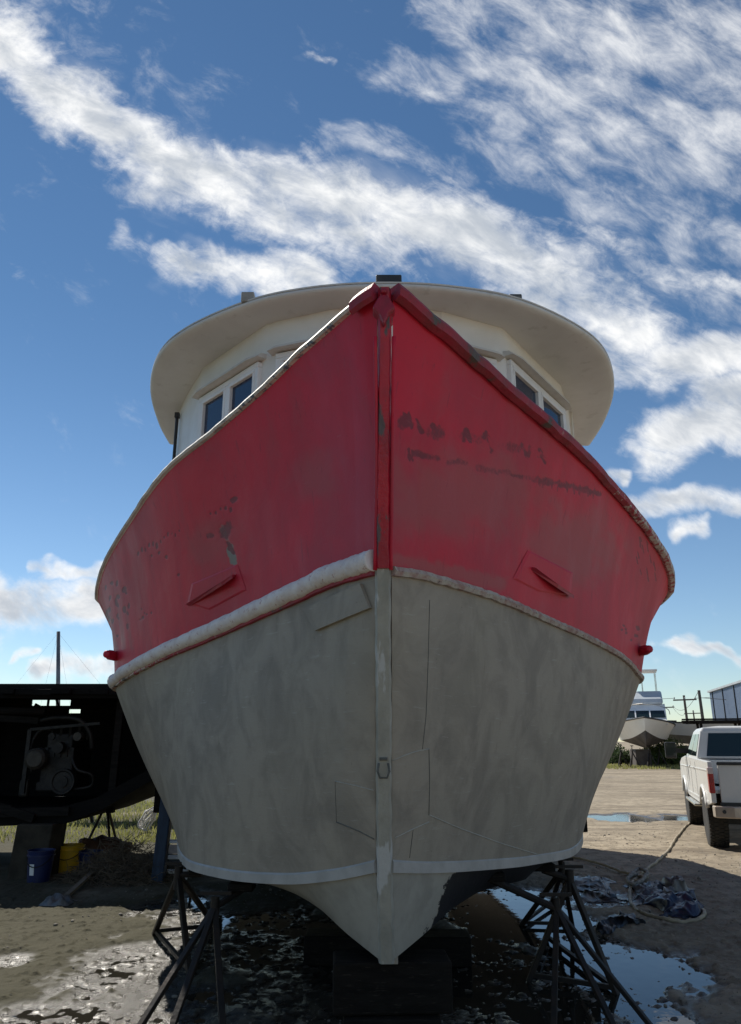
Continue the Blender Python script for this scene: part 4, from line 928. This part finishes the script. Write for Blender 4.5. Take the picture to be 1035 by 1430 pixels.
# weeds behind the wreck
def leafy(name, c1, c2, sc):
    m, t, b = newmat(name); cc = t.mix(t.noise(t.pos(), sc, 4), c1, c2); t.set(b.inputs['Base Color'], cc); b.inputs['Roughness'].default_value = .6
    tr = t.n('ShaderNodeBsdfTranslucent'); t.set(tr.inputs['Color'], cc); mx = t.n('ShaderNodeMixShader'); mx.inputs[0].default_value = .5
    t.t.links.new(b.outputs[0], mx.inputs[1]); t.t.links.new(tr.outputs[0], mx.inputs[2]); t.t.links.new(mx.outputs[0], m.node_tree.nodes['Material Output'].inputs[0]); return m
m = leafy('sunlit dry weeds', (.17, .21, .05), (.36, .33, .13), 1.5)
def grass(name, n, x0, x1, y0, y1, h, label, seed, wd=.012):
    rg = random.Random(seed); mb = MB()
    for i in range(n):
        x = rg.uniform(x0, x1); y = rg.uniform(y0, y1); hh_ = h*rg.uniform(.3, 1); a = rg.uniform(0, 6.28); dx_ = math.cos(a)*wd; dy_ = math.sin(a)*wd; bx = rg.uniform(-.5, .5)*hh_; by = rg.uniform(-.5, .5)*hh_
        mb.add([(x-dx_, y-dy_, 0), (x+dx_, y+dy_, 0), (x+bx*.5+dx_*.6, y+by*.5+dy_*.6, hh_*.65), (x+bx, y+by, hh_), (x+bx*.5-dx_*.6, y+by*.5-dy_*.6, hh_*.65)], [(0, 1, 2, 4), (4, 2, 3)])
    o = mb.build(name, m, local=True, fix=False); tag(o, label, 'grass', kind='stuff'); return o
grass('weeds', 9000, -9, -3.2, 13.2, 22, .17, 'yellow green weeds in the sun behind the wreck', 5)
grass('grass', 5000, 14, 30, 47, 56, .22, 'strip of green grass along the far side of the yard', 6, .03)
# ------------------------------------------------------------------ pickup truck
TW = simple('white truck paint', (.58, .58, .56), (.54, .54, .52), .3, 0, 1.5, 0)
RUB = simple('black tyre rubber', (.018, .018, .018), (.04, .036, .03), .85, 0, 9, .3)
BLK = simple('black truck plastic', (.016, .016, .017), None, .5, 0, 6, .1); CHR = simple('dull chrome', (.62, .60, .56), (.5, .47, .42), .22, .9, 3, .05)
TAN = simple('dusty chrome bumper', (.50, .42, .34), (.40, .34, .28), .4, .4, 4, .1)
TG = glass('tinted truck glass', (.010, .020, .022), .04)
hd = R(-17); g = G(1004, 1184)
root = g+Matrix.Rotation(hd, 3, 'Z') @ Vector((.86*.9, 0, 0))
tk = thing('pickup_truck', (root.x, root.y, .012), 'white crew cab pickup truck parked at the right edge, seen from behind', 'pickup truck', rz=hd); tk.scale = (.9, .9, .9)
def tb(mb, name, mat, par=None, **k): return mb.build(name, mat, par or tk, local=True, **k)
def arch(cy, r, z0): return [(cy+r*math.cos(a), .44+r*math.sin(a)) for a in np.linspace(math.asin((z0-.44)/r), math.pi-math.asin((z0-.44)/r), 14)]
out = [(-1.22, .80), (-1.24, 1.10), (-1.20, 1.44), (.96, 1.45), (3.3, 1.46), (4.3, 1.40), (4.85, 1.30), (4.98, 1.1), (4.98, .74)]+arch(3.95, .54, .70)+[(3.2, .66), (.8, .66)]+arch(0, .54, .72)+[(-.75, .74)]
mb = MB()
for s_ in (-1, 1):
    n = len(out); vs = []
    for x in (1.005, .93): vs += [(s_*x, y, z) for y, z in out]
    mb.add(vs, [tuple(range(n)), tuple(range(2*n-1, n-1, -1))]+[(i, (i+1) % n, n+(i+1) % n, n+i) for i in range(n)])
mb.box((0, 2.2, .85), (1.86, 4.4, .3)).box((0, .94, 1.18), (1.84, .06, .5)).box((0, -.1, .97), (1.86, 2.1, .06))
for s_ in (-1, 1):
    mb.beam((s_*1.004, -1.18, 1.30), (s_*1.004, 4.7, 1.24), .02, .035); mb.beam((s_*1.003, -.8, .78), (s_*1.003, 3.3, .74), .02, .05)
body = tb(mb, 'body', TW, bevel=.012)
mb = MB().add([(-.95, 3.2, 1.44), (.95, 3.2, 1.44), (.90, 4.85, 1.31), (-.90, 4.85, 1.31), (-.95, 3.2, 1.2), (.95, 3.2, 1.2), (.9, 4.95, 1.1), (-.9, 4.95, 1.1)], [(0, 1, 2, 3), (4, 7, 6, 5), (0, 3, 7, 4), (1, 5, 6, 2), (2, 6, 7, 3), (0, 4, 5, 1)]); tb(mb, 'hood', TW, bevel=.03)
lo = [(-.965, 1.0, 1.44), (.965, 1.0, 1.44), (.965, 3.45, 1.44), (-.965, 3.45, 1.44)]; hi = [(-.79, 1.14, 2.02), (.79, 1.14, 2.02), (.76, 2.65, 2.02), (-.76, 2.65, 2.02)]; md = [(-.84, 1.10, 1.95), (.84, 1.10, 1.95), (.82, 2.78, 1.95), (-.82, 2.78, 1.95)]
vs = lo+md+hi+[(-.5, 1.25, 2.05), (.5, 1.25, 2.05), (.5, 2.5, 2.05), (-.5, 2.5, 2.05)]
tb(MB().add(vs, [(0, 3, 2, 1)]+[(4*k+i, 4*k+(i+1) % 4, 4*k+4+(i+1) % 4, 4*k+4+i) for k in range(3) for i in range(4)]+[(12, 13, 14, 15)]), 'cab', TW, bevel=.03)
def patch(a, b_, c, d, u0, u1, v0, v1, name, mat, off=.008, par=None):
    a, b_, c, d = map(Vector, (a, b_, c, d)); nn = (b_-a).cross(d-a).normalized(); ctr = (a+b_+c+d)/4
    if nn.dot(ctr-Vector((0, 2, 1.7))) < 0: nn = -nn
    f = lambda u, v: (a*(1-u)+b_*u)*(1-v)+(d*(1-u)+c*u)*v
    q_ = [f(u0, v0), f(u1, v0), f(u1, v1), f(u0, v1)]
    return tb(MB().add([p+nn*off for p in q_]+[p-nn*.01 for p in q_], [(0, 1, 2, 3), (7, 6, 5, 4)]+[(i, (i+1) % 4, 4+(i+1) % 4, 4+i) for i in range(4)]), name, mat, par)
patch(lo[0], lo[1], md[1], md[0], .09, .91, .10, .93, 'rear_window', TG)
patch(lo[3], lo[2], md[2], md[3], .07, .93, .06, .95, 'windscreen', TG)
for s_ in (0, 1):
    a, b_, c, d = (lo[0], lo[3], md[3], md[0]) if s_ == 0 else (lo[1], lo[2], md[2], md[1])
    patch(a, b_, c, d, .07, .46, .10, .90, 'side_window', TG); patch(a, b_, c, d, .50, .88, .10, .90, 'side_window', TG)
for s_ in (-1, 1):
    for y in (1.05, 2.05, 3.1): tb(MB().box((s_*1.005, y, 1.06), (.006, .012, .66)), 'door_gap', BLK)
    for y in (1.25, 2.25): tb(MB().box((s_*1.012, y, 1.28), (.03, .18, .035)), 'door_handle', TW, bevel=.008)
    mr = tb(MB().box((s_*1.30, 3.0, 1.58), (.23, .10, .34)), 'mirror', BLK, bevel=.03)
    tb(MB().box((s_*1.30, 2.945, 1.60), (.19, .01, .26)), 'mirror_glass', TG, mr); tb(MB().beam((s_*.94, 3.05, 1.56), (s_*1.22, 3.0, 1.58), .10), 'mirror_arm', BLK, mr)
    tl = tb(MB().box((s_*.975, -1.17, 1.15), (.085, .17, .40)), 'tail_lamp', simple('red lamp plastic', (.35, .010, .014), (.24, .006, .01), .2, 0, 8, 0), bevel=.015)
    tb(MB().box((s_*.978, -1.178, 1.30), (.086, .168, .10)), 'reverse_lens', simple('clear lamp lens', (.55, .45, .44), None, .15, 0, 5, 0), tl, bevel=.01)
    tb(MB().box((s_*1.02, 1.95, .62), (.16, 2.0, .05)), 'side_step', CHR, bevel=.015)
    for cy in (0, 3.95):
        pts = [(s_*1.01, cy+.56*math.cos(a), .44+.56*math.sin(a)) for a in np.linspace(.45, math.pi-.45, 16)]
        tb(MB().tube(pts, .035, 8), 'wheel_arch', TW, smooth=True)
tg = tb(MB().box((0, -1.225, 1.10), (1.72, .06, .60)), 'tailgate', TW, bevel=.012)
tb(MB().box((0, -1.24, 1.415), (1.74, .09, .05)), 'gate_cap', BLK, tg, bevel=.01); tb(MB().box((0, -1.262, 1.22), (.26, .02, .09)), 'gate_handle', BLK, tg, bevel=.01)
tb(MB().box((0, -1.24, .79), (1.75, .05, .05)), 'lower_trim', BLK, tg)
bp = tb(MB().prism([(-1.0, -1.12), (-.98, -1.32), (-.7, -1.40), (.7, -1.40), (.98, -1.32), (1.0, -1.12)], .58, .76, 2), 'bumper', TAN, bevel=.02)
tb(MB().box((0, -1.41, .68), (.32, .012, .16)), 'licence_plate', TRIM, bp); tb(MB().box((0, -1.30, .5), (.1, .3, .1)), 'tow_hitch', BLK, bp)
for s_ in (-1, 1): tb(MB().lathe([(.02, -.003), (.03, -.003), (.03, .003), (.02, .003)], 12, (s_*.85, -1.375, .68), 'Y'), 'bumper_bolt', BLK, bp)
for x, y in ((-.86, 0), (.86, 0), (-.86, 3.95), (.86, 3.95)):
    s_ = 1 if x > 0 else -1
    wh = thing('wheel', (0, 0, 0), '', ''); del wh['label']; del wh['category']; wh.parent = tk; wh.location = (x, y, .44)
    ty = MB().lathe([(.25, -.15), (.36, -.165), (.415, -.15), (.43, -.12), (.437, 0), (.43, .12), (.415, .15), (.36, .165), (.25, .15)], 44, (0, 0, 0), 'X')
    for k in range(44):
        a = 2*math.pi*k/44
        for xx, o_ in ((-.12, 0), (-.04, .07), (.04, 0), (.12, .07)):
            M_ = Matrix.Rotation(a+o_, 3, 'X'); ty.box(M_ @ Vector((xx, 0, .436)), (.062, .042, .022), M_)
    tb(ty, 'tyre', RUB, wh, smooth=True, auto=30)
    tb(MB().lathe([(.03, s_*.10), (.08, s_*.10), (.10, s_*.06), (.20, s_*.05), (.235, s_*.13), (.252, s_*.14), (.252, -s_*.12), (.03, -s_*.12)], 26, (0, 0, 0), 'X'), 'rim', CHR, wh, smooth=True, auto=35)
tb(MB().box((0, 0, .44), (1.5, .12, .12)).lathe([(.02, -.14), (.16, -.1), (.16, .1), (.02, .14)], 14, (0, 0, .44), 'Y'), 'axle', BLK)
# ------------------------------------------------------------------ hose, tarps
HOSE = simple('dirty cream hose', (.36, .30, .20), (.24, .20, .14), .6, 0, 9, .3)
def lay(pl, r, name, label, cat, mat, lift=0):
    pts = arc([gnd(*q) for q in pl], 10)
    for p in pts: p.z = gz(p.x, p.y)+r*.8+lift+.006*math.sin(p.x*9+p.y*7)
    o = MB().tube(pts, r, 10).build(name, mat, smooth=True); tag(o, label, cat); return o
lay([(966, 1151), (956, 1160), (946, 1173), (934, 1192), (915, 1212), (893, 1229), (882, 1243), (881, 1262), (890, 1278), (912, 1287), (945, 1292), (975, 1291), (985, 1284), (976, 1273), (958, 1262), (935, 1250), (905, 1240), (880, 1236)], .018, 'hose', 'thick cream hose running from the truck and looping by the blue tarp', 'hose', HOSE)
lay([(786, 1203), (810, 1208), (840, 1215), (868, 1225), (890, 1231), (905, 1236)], .018, 'hose', 'thin cream hose coming out from under the big hull', 'hose', HOSE, .02)
lay([(880, 1236), (892, 1226), (905, 1231), (898, 1242), (884, 1246), (878, 1238), (890, 1232)], .02, 'rope_knot', 'tangled knot of rope where the two hoses meet', 'rope', simple('grey rope', (.26, .24, .20), (.14, .13, .11), .8, 0, 20, .4), .04)
def tarp(pl, h, name, label, c1, c2, seed, n=44, fold=9):
    q_ = [G(*p) for p in pl]; A = np.zeros((n, n, 3)); us = np.linspace(0, 1, n)
    for i, u in enumerate(us):
        for j, v in enumerate(us):
            p = (q_[0]*(1-u)+q_[1]*u)*(1-v)+(q_[3]*(1-u)+q_[2]*u)*v; A[i, j] = p
    X_, Y_ = A[..., 0], A[..., 1]; U_, V_ = np.meshgrid(us, us, indexing='ij')
    A[..., 0] += (fbm(X_*4, Y_*4, 3, seed)-.5)*.35; A[..., 1] += (fbm(X_*4+9, Y_*4, 3, seed+1)-.5)*.5
    e = np.minimum(1, np.minimum(np.minimum(U_, 1-U_), np.minimum(V_, 1-V_))*6)
    rid = 1-np.abs(fbm(X_*fold*.7, Y_*fold*.5, 3, seed+2, .4)-.5)*4
    A[..., 2] = ground_h(A[..., 0], A[..., 1])+.008+h*e*(.25+.75*np.clip(rid, 0, 1))*(.5+vnoise(X_*2, Y_*2, seed+5))
    o = MB().grid(A).build(name, simple(name+' cloth', c1, c2, .38, 0, 4, .25), smooth=True); tag(o, label, 'tarp'); return o
tarp([(800, 1230), (872, 1236), (868, 1262), (806, 1258)], .045, 'black_tarp', 'flat black tarp lying in folds beside the far stand', (.012, .014, .018), (.03, .034, .042), 3)
tarp([(842, 1288), (886, 1282), (880, 1304), (846, 1306)], .07, 'black_tarp', 'small bunched black tarp at the edge of the puddle', (.012, .014, .018), (.024, .028, .036), 13)
tarp([(878, 1244), (930, 1240), (945, 1266), (886, 1272)], .05, 'plastic_sheet', 'dark plastic sheet spread under the hose loop', (.05, .055, .07), (.012, .014, .02), 21)
tarp([(908, 1262), (966, 1258), (978, 1286), (918, 1288)], .10, 'blue_tarp', 'crumpled dark blue tarp inside the hose loop', (.007, .014, .040), (.011, .020, .058), 33, 44, 7)
tarp([(925, 1240), (958, 1244), (964, 1262), (930, 1262)], .10, 'grey_plastic', 'crumpled pale plastic heaped behind the blue tarp', (.22, .215, .20), (.05, .05, .055), 41)
# ------------------------------------------------------------------ far side of the yard
def bg_hull(name, root, L, Bm, zk, zs, ze, rz, mat, lower, par_label, cat, bow=1.0):
    t = thing(name, root, par_label, cat, rz=rz)
    A = []; A2 = []
    for i in range(25):
        u = i/24; wv = Bm/2*(1-max(0, (u-.35)/.65)**2.4); zk_ = zk+ (zs-zk)*.45*max(0, (u-.6)/.4)**2
        sh = zs+(ze-zs)*u**2; y = L*(u-.5)+ (0); cw = wv*(.80-.35*u)
        zc = zk_+(sh-zk_)*.38
        yy = y+.9*bow*max(0, u-.7)*L*.1
        A.append([(-wv, yy+.25*bow*u, sh), (-(wv*.45+cw*.55), yy, (sh+zc)/2), (-cw, y, zc)]+[(cw*0-(-cw)*0-cw, y, zc)][:0])
        A[-1] = [(-wv, yy+.25*bow*u, sh), (-(wv*.45+cw*.55), yy+.1*u, (sh+zc)/2), (-cw, y, zc)]; A2.append([(-cw, y, zc-.003), (0, y, zk_), (cw, y, zc-.003)])
    Rr = [[(-x, y, z) for x, y, z in r_[::-1]] for r_ in A]
    MB().grid(A).grid(Rr).grid([[r_[0], (0, r_[0][1], r_[0][2]+.06), (-r_[0][0], r_[0][1], r_[0][2])] for r_ in A]).add([A[0][0], A[0][1], A[0][2], A2[0][1], (-A[0][2][0],)+A[0][2][1:], (-A[0][1][0],)+A[0][1][1:], (-A[0][0][0],)+A[0][0][1:]], [tuple(range(7))]).build('hull', mat, t, local=True, smooth=True, auto=40)
    MB().grid(A2).build('bottom', lower, t, local=True, smooth=True, auto=40)
    mb = MB().tube([r_[0] for r_ in A], .05, 6).tube([(-r_[0][0],)+r_[0][1:] for r_ in A], .05, 6); mb.build('rub_rail', BLK, t, local=True)
    return t
GEL = simple('cream gelcoat', (.90, .89, .85), (.84, .83, .79), .4, 0, 1, .05); BOTP = simple('brown antifouling', (.10, .085, .075), (.06, .05, .045), .8, 0, 1.5, .2); GEL2 = simple('white gelcoat', (.80, .80, .80), (.70, .71, .72), .35, 0, 1, .05)
bx = P(898, 1040, 52); rzb = R(180-18)
sf = bg_hull('motor_yacht', (bx.x+.5, 53, .0), 9.0, 4.0, 1.15, 2.55, 3.0, rzb, GEL, BOTP, 'cream sport fishing motor boat with flybridge standing ashore behind the truck', 'motor boat')
mb = MB().prism([(-4.4, 2.6), (-4.4, 3.9), (.3, 3.95), (1.25, 2.95), (2.3, 2.85), (2.3, 2.6)], -1.45, 1.45, 0); mb.build('cabin', GEL2, sf, local=True, bevel=.06)
mb = MB().add([(-1.32, .41, 3.78), (1.32, .41, 3.78), (1.38, 1.20, 3.10), (-1.38, 1.20, 3.10), (-1.32, .36, 3.76), (1.32, .36, 3.76), (1.38, 1.12, 3.06), (-1.38, 1.12, 3.06)], [(0, 1, 2, 3), (7, 6, 5, 4)]+[(i, (i+1) % 4, 4+(i+1) % 4, 4+i) for i in range(4)]); mb.build('windscreen', TG, sf, local=True)
for s_ in (-1, 1): MB().box((s_*1.455, -1.6, 3.45), (.02, 3.2, .55)).build('side_window', TG, sf, local=True)
for x in (-.45, .45): MB().add([(x-.04, .44, 3.80), (x+.04, .44, 3.80), (x+.04, 1.24, 3.10), (x-.04, 1.24, 3.10), (x-.04, .36, 3.76), (x+.04, .36, 3.76), (x+.04, 1.15, 3.08), (x-.04, 1.15, 3.08)], [(0, 1, 2, 3), (0, 4, 5, 1), (1, 5, 6, 2), (2, 6, 7, 3), (3, 7, 4, 0)]).build('window_post', GEL2, sf, local=True)
MB().prism([(-3.6, 3.96), (-3.6, 4.75), (-.6, 4.85), (.35, 4.3), (.5, 3.96)], -1.35, 1.35, 0).build('flybridge', simple('blue white gelcoat', (.50, .54, .58), (.42, .46, .5), .4, 0, 1, .05), sf, local=True, bevel=.12)
MB().box((0, -2.2, 6.3), (2.5, 2.4, .10)).build('hard_top', GEL2, sf, local=True, bevel=.04)
for x in (-1.1, -.2, .7, 1.1):
    for y in (-3.2, -1.2): MB().beam((x, y, 4.6), (x, y, 6.28), .05).build('top_support', CHR, sf, local=True)
MB().tube([(1.3, -3, 4.6), (1.36, -3.1, 7.1)], .025, 5).build('antenna', CHR, sf, local=True)
mb = MB()
for s_ in (-1, 1): mb.tube(arc([(s_*1.7, .4, 3.3), (s_*1.5, 2.4, 3.55), (s_*.75, 4.2, 3.75), (0, 5.0, 3.8)], 5), .025, 5)
mb.build('bow_rail', CHR, sf, local=True)
GSF = 'stands under the motor boat'
nm = ['leftmost', 'second', 'third', 'rightmost']
for k, (px, dd) in enumerate(((868, 51.5), (884, 50.5), (908, 50.5), (922, 52))):
    c = P(px, 1060, dd); c.z = 0
    stand(c+Vector((0, 0, .95)), [c+Vector((-.35, -.3, 0)), c+Vector((.35, -.3, 0)), c+Vector((0, .4, 0))], c+Vector((0, 0, 1.35)), '%s small dark stand under the cream motor boat' % nm[k], GSF, .09)
c = P(895, 1060, 53); o = MB().box((c.x, 53, .55), (1.0, 1.2, 1.1)).build('timber_crib', BOTP, bevel=.03); tag(o, 'dark timber crib under the keel of the cream motor boat', 'timber crib')
# long white hulls stored side by side
lb = bg_hull('white_hull', (27.4, 58, .0), 17, 4.2, 1.3, 2.75, 2.95, R(94), GEL2, simple('weathered grey bottom paint', (.30, .28, .25), (.20, .18, .16), .8, 0, 1, .2), 'long white hull lying broadside behind the pickup truck', 'boat hull', .4)
mb = MB().box((0, 0, 2.86), (.5, 12, .16)); mb.build('coaming', BLK, lb, local=True)
for k, x in enumerate((22.5, 27.5, 31.5)):
    o = MB().box((x, 58, .65), (.8, 1.2, 1.3)).build('timber_crib', BOTP, bevel=.03); tag(o, 'dark timber crib under the %s of the long white hull' % ('left end', 'middle', 'right end')[k], 'timber crib', 'cribs under the long white hull')
lx = P(935, 1012, 55); sm_ = bg_hull('small_white_boat', (lx.x+.4, 62, 1.6), 5, 1.8, .0, 1.5, 1.9, R(100), GEL2, BOTP, 'small white boat with a dark canopy beyond the long hull', 'small boat', .4)
MB().prism([(-1.2, 1.6), (-1.0, 2.1), (.6, 2.1), (1.0, 1.6)], -.7, .7, 0).build('canopy', BLK, sm_, local=True, bevel=.05)
lx = P(1005, 1012, 46)
wp_ = thing('lumber_rack', (lx.x, 46, 0), 'dark rack stacked with long planks in front of the metal building', 'lumber rack')
mb = MB(); rg = random.Random(2)
for k in range(16): mb.beam((lx.x-2.0+rg.uniform(-.3, .6), 45.6+.12*(k % 6), 2.58+.10*(k//6)+rg.uniform(0, .03)), (lx.x+4+rg.uniform(-.5, .5), 45.6+.12*(k % 6), 2.66+.10*(k//6)), .11, .085)
mb.build('planks', HULK2, wp_)
for x in (-1.2, 1, 3.2):
    MB().beam((lx.x+x, 45.7, 0), (lx.x+x, 45.7, 2.6), .12).build('post', HULK2, wp_); MB().beam((lx.x+x, 46.2, 0), (lx.x+x, 46.2, 2.6), .12).build('post', HULK2, wp_)
# metal building
A_ = Vector((P(991, 967, 72).x, 72, 0)); zt = P(991, 967, 72).z; dirn = Vector((-3.0, -13, 0)).normalized(); B_ = A_+dirn*34; nrm = Vector((-dirn.y, dirn.x, 0)); nrm = nrm if nrm.x < 0 else -nrm
bl = thing('metal_building', A_, 'blue grey corrugated metal building at the right edge', 'warehouse')
m, t, b = newmat('blue grey sheet metal'); v = t.pos()
t.set(b.inputs['Base Color'], t.mix(t.noise(t.mapping(v, (1, 1, .2)), .8, 5), (.11, .155, .24), (.17, .22, .31))); b.inputs['Roughness'].default_value = .5; b.inputs['Metallic'].default_value = .2
mb = MB(); N_ = 170; rows = []
for i in range(N_*2+1):
    s_ = 34*i/(N_*2); o_ = .05 if (i//2) % 2 else 0; p = A_+dirn*s_+nrm*o_; rows.append([(p.x, p.y, 2.9), (p.x, p.y, zt)])
mb.grid(rows); mb.build('siding', m, bl, fix=False)
bk = -nrm*14
mb = MB().add([A_+Vector((0, 0, 0)), B_, B_+bk, A_+bk, A_+Vector((0, 0, zt-.02)), B_+Vector((0, 0, zt-.02)), B_+bk+Vector((0, 0, zt-.02)), A_+bk+Vector((0, 0, zt-.02)), A_+bk/2+Vector((0, 0, zt+.5)), B_+bk/2+Vector((0, 0, zt+.5))], [(0, 1, 5, 4), (1, 2, 6, 9, 5), (2, 3, 7, 6), (3, 0, 4, 8, 7), (4, 5, 9, 8), (8, 9, 6, 7)])
mb.v = [(x-nrm.x*.04, y-nrm.y*.04, z) for x, y, z in mb.v]
mb.build('walls', simple('grey block wall', (.36, .35, .33), (.28, .27, .25), .85, 0, .8, .2), bl)
for k in range(8):
    p = A_+dirn*(1.5+4.4*k)+nrm*.075; mb = MB().beam(p+Vector((0, 0, 2.9)), p+Vector((0, 0, zt)), .10, .06, up=nrm); mb.build('downpipe', BLK, bl)
mb = MB().beam(A_+nrm*.1+Vector((0, 0, zt+.05)), B_+nrm*.1+Vector((0, 0, zt+.05)), .2, .16); mb.build('gutter', GREYB, bl)
# utility poles and their wires
WOOD = simple('grey pole wood', (.13, .115, .10), (.09, .08, .07), .9, 0, 3, .2, stretch=(4, 4, .5))
tops = []
for px, py, d, arm, lab, r in ((955, 971, 82, 2.4, 'wooden utility pole with a crossarm, nearest to the middle of the gap', .16), (976, 964, 66, 0, 'bare dark utility pole just left of the metal building', .16), (927, 983, 105, 2.6, 'distant utility pole with a crossarm beside the motor boat', .15), (968, 992, 125, 3.0, 'farthest low utility pole between two nearer poles', .15)):
    tp = P(px, py, d); t_ = thing('utility_pole', (tp.x, d, 0), lab, 'utility pole', 'utility poles beyond the yard'); tops.append(tp)
    MB().tube([(tp.x+.1, d, 0), (tp.x, d, tp.z)], [r, r*.72], 10).build('pole', WOOD, t_, smooth=True, auto=40)
    if arm:
        MB().beam((tp.x-arm/2, d-.14, tp.z-.5), (tp.x+arm/2, d-.14, tp.z-.42), .14).build('crossarm', WOOD, t_)
        for k in (-.45, 0, .45): MB().lathe([(.04, 0), (.07, .05), (.05, .12), (.07, .16), (.03, .22)], 8, (tp.x+arm*k, d-.14, tp.z-.40)).build('insulator', GREYB, t_)
WIRE = simple('dark wire', (.06, .06, .065), None, .6, 0, 3, 0)
def wire(a, c, sag, label, r=.022):
    a = Vector(a); c = Vector(c); pts = [a.lerp(c, k/14)-Vector((0, 0, sag*4*(k/14)*(1-k/14))) for k in range(15)]
    o = MB().tube(pts, r, 4).build('power_line', WIRE); tag(o, label, 'power line', 'power lines')
wire(tops[0]+Vector((-1, -.14, -.3)), Vector((2, 95, tops[0].z+.9)), .6, 'power line from the crossarm pole behind the motor boat'); wire(tops[0]+Vector((1, -.14, -.3)), Vector((52, 70, 8.2)), .5, 'power line from the crossarm pole towards the metal building')
wire(tops[1], tops[2]+Vector((1.2, 0, -.3)), 1.0, 'sagging power line between the bare pole and the distant pole'); wire(tops[1]+Vector((0, 0, -.6)), Vector((45, 60, 4.8)), .4, 'power line from the bare pole to the right')
wire(tops[2]+Vector((1.1, 0, -.3)), tops[3]+Vector((-1.2, 0, -.4)), .7, 'low power line between the two far poles')
# ------------------------------------------------------------------ masts on the left
ALU = simple('grey mast alloy', (.20, .20, .21), (.14, .14, .15), .4, .5, 2, .05)
def sailboat(px, pytop, d, label, r=.09):
    rzs = R(70); ux = lambda s_: (s_*math.cos(rzs), -s_*math.sin(rzs))
    tp = P(px, pytop, d); lean = P(px, 1035, d).x-tp.x; t_ = bg_hull('sailboat', (tp.x, d, 0), 7.5, 2.4, .5, 1.7, 1.95, R(70), GEL2, BOTP, label, 'sailboat', .5)
    MB().tube([(ux(lean)[0], .6+ux(lean)[1], 1.6), (0, .6, tp.z)], [r, r*.75], 10).build('mast', ALU, t_, local=True, smooth=True)
    MB().beam((-.8, .6, tp.z*.62), (.8, .6, tp.z*.62), .05).build('spreader', ALU, t_, local=True)
    mb = MB()
    for q_ in ((0, 4.0, 1.95), (0, -3.7, 1.8), (1.1, .2, 1.8), (-1.1, .2, 1.8)): mb.tube([(0, .6, tp.z-.05), q_], .0025, 4)
    mb.build('stays', WIRE, t_, local=True); return t_
sailboat(99, 881, 30, 'sailboat laid up behind the wreck, only its tall grey mast showing')
# ------------------------------------------------------------------ trees and shrubs
LEAF = leafy('leaves', (.05, .09, .025), (.12, .16, .045), 1.2)
LEAFD = leafy('dark leaves', (.03, .05, .02), (.06, .09, .035), 1.2)
BARK = simple('bark', (.09, .07, .05), (.05, .04, .03), .9, 0, 4, .5)
def plant(name, root, h, w_, n, label, cat, seed, leaf, ls, trunk=.25, group=None):
    rg = random.Random(seed); t_ = thing(name, root, label, cat, group); rx, ry, rz_ = root; mb = MB(); st_ = MB()
    cl = []
    for k in range(max(6, n//60)):
        a = rg.uniform(0, 6.28); e = rg.uniform(0, 1); q_ = Vector((w_/2*math.cos(a)*e**.5*rg.uniform(.6, 1), w_/2*math.sin(a)*e**.5, h*trunk+h*(1-trunk)*rg.uniform(.08, .95)*(1-.35*e))); cl.append(q_)
        st_.tube([(rx, ry, rz_+h*trunk*.8), Vector((rx, ry, rz_))+q_*.6+Vector((0, 0, h*.15)), Vector((rx, ry, rz_))+q_], [w_*.02, w_*.012, w_*.004], 5)
    st_.tube([(rx, ry, rz_), (rx+w_*.01, ry, rz_+h*trunk)], [w_*.045, w_*.03], 8); st_.build('trunk' if cat == 'tree' else 'stems', BARK, t_, smooth=True, fix=False)
    for k in range(n):
        c_ = cl[k % len(cl)]; r_ = w_*.19*rg.random()**.4; d_ = Vector((rg.gauss(0, 1), rg.gauss(0, 1), rg.gauss(0, .8))).normalized()*r_; p = Vector((rx, ry, rz_))+c_+d_
        if p.z < rz_+.02: p.z = rz_+.02
        a = Vector((rg.gauss(0, 1), rg.gauss(0, 1), rg.gauss(0, 1))).normalized(); bb = a.cross(Vector((rg.gauss(0, 1), rg.gauss(0, 1), .3))).normalized(); s_ = ls*rg.uniform(.6, 1.3)
        mb.add([p-a*s_, p-bb*s_*.4, p+a*s_, p+bb*s_*.4], [(0, 1, 2, 3)])
    mb.build('crown' if cat == 'tree' else 'foliage', leaf, t_, fix=False); return t_
tp = P(2, 944, 34); plant('broadleaf_tree', (tp.x-1.3, 34, 0), tp.z, 4.6, 4200, 'dark tree top rising behind the wreck at the left edge', 'tree', 3, LEAFD, .11)
GSH = 'shrubs along the far side of the yard'
for k, (px, d, h, w_, lab) in enumerate(((915, 56, 1.3, 2.4, 'low green shrub under the bow of the cream motor boat'), (928, 55, 1.7, 2.6, 'taller green shrub right of the cream motor boat'), (940, 56, 1.5, 2.6, 'green shrub below the left end of the long white hull'), (948, 57, 1.1, 2.0, 'small shrub beside the truck mirror'), (872, 58, 1.0, 2.2, 'dark shrub behind the stands of the motor boat'), (852, 60, 1.6, 2.6, 'dark shrub at the edge of the big hull'))):
    c = P(px, 1060, d); plant('shrub', (c.x, d, 0), h, w_, 2200, lab, 'shrub', 20+k, LEAF if k < 4 else LEAFD, .10, .05, GSH)
MB().box((2.12, 8.5, .86), (.20, .10, .30)).build('bilge_bracket', HULK2, boat, bevel=.01)
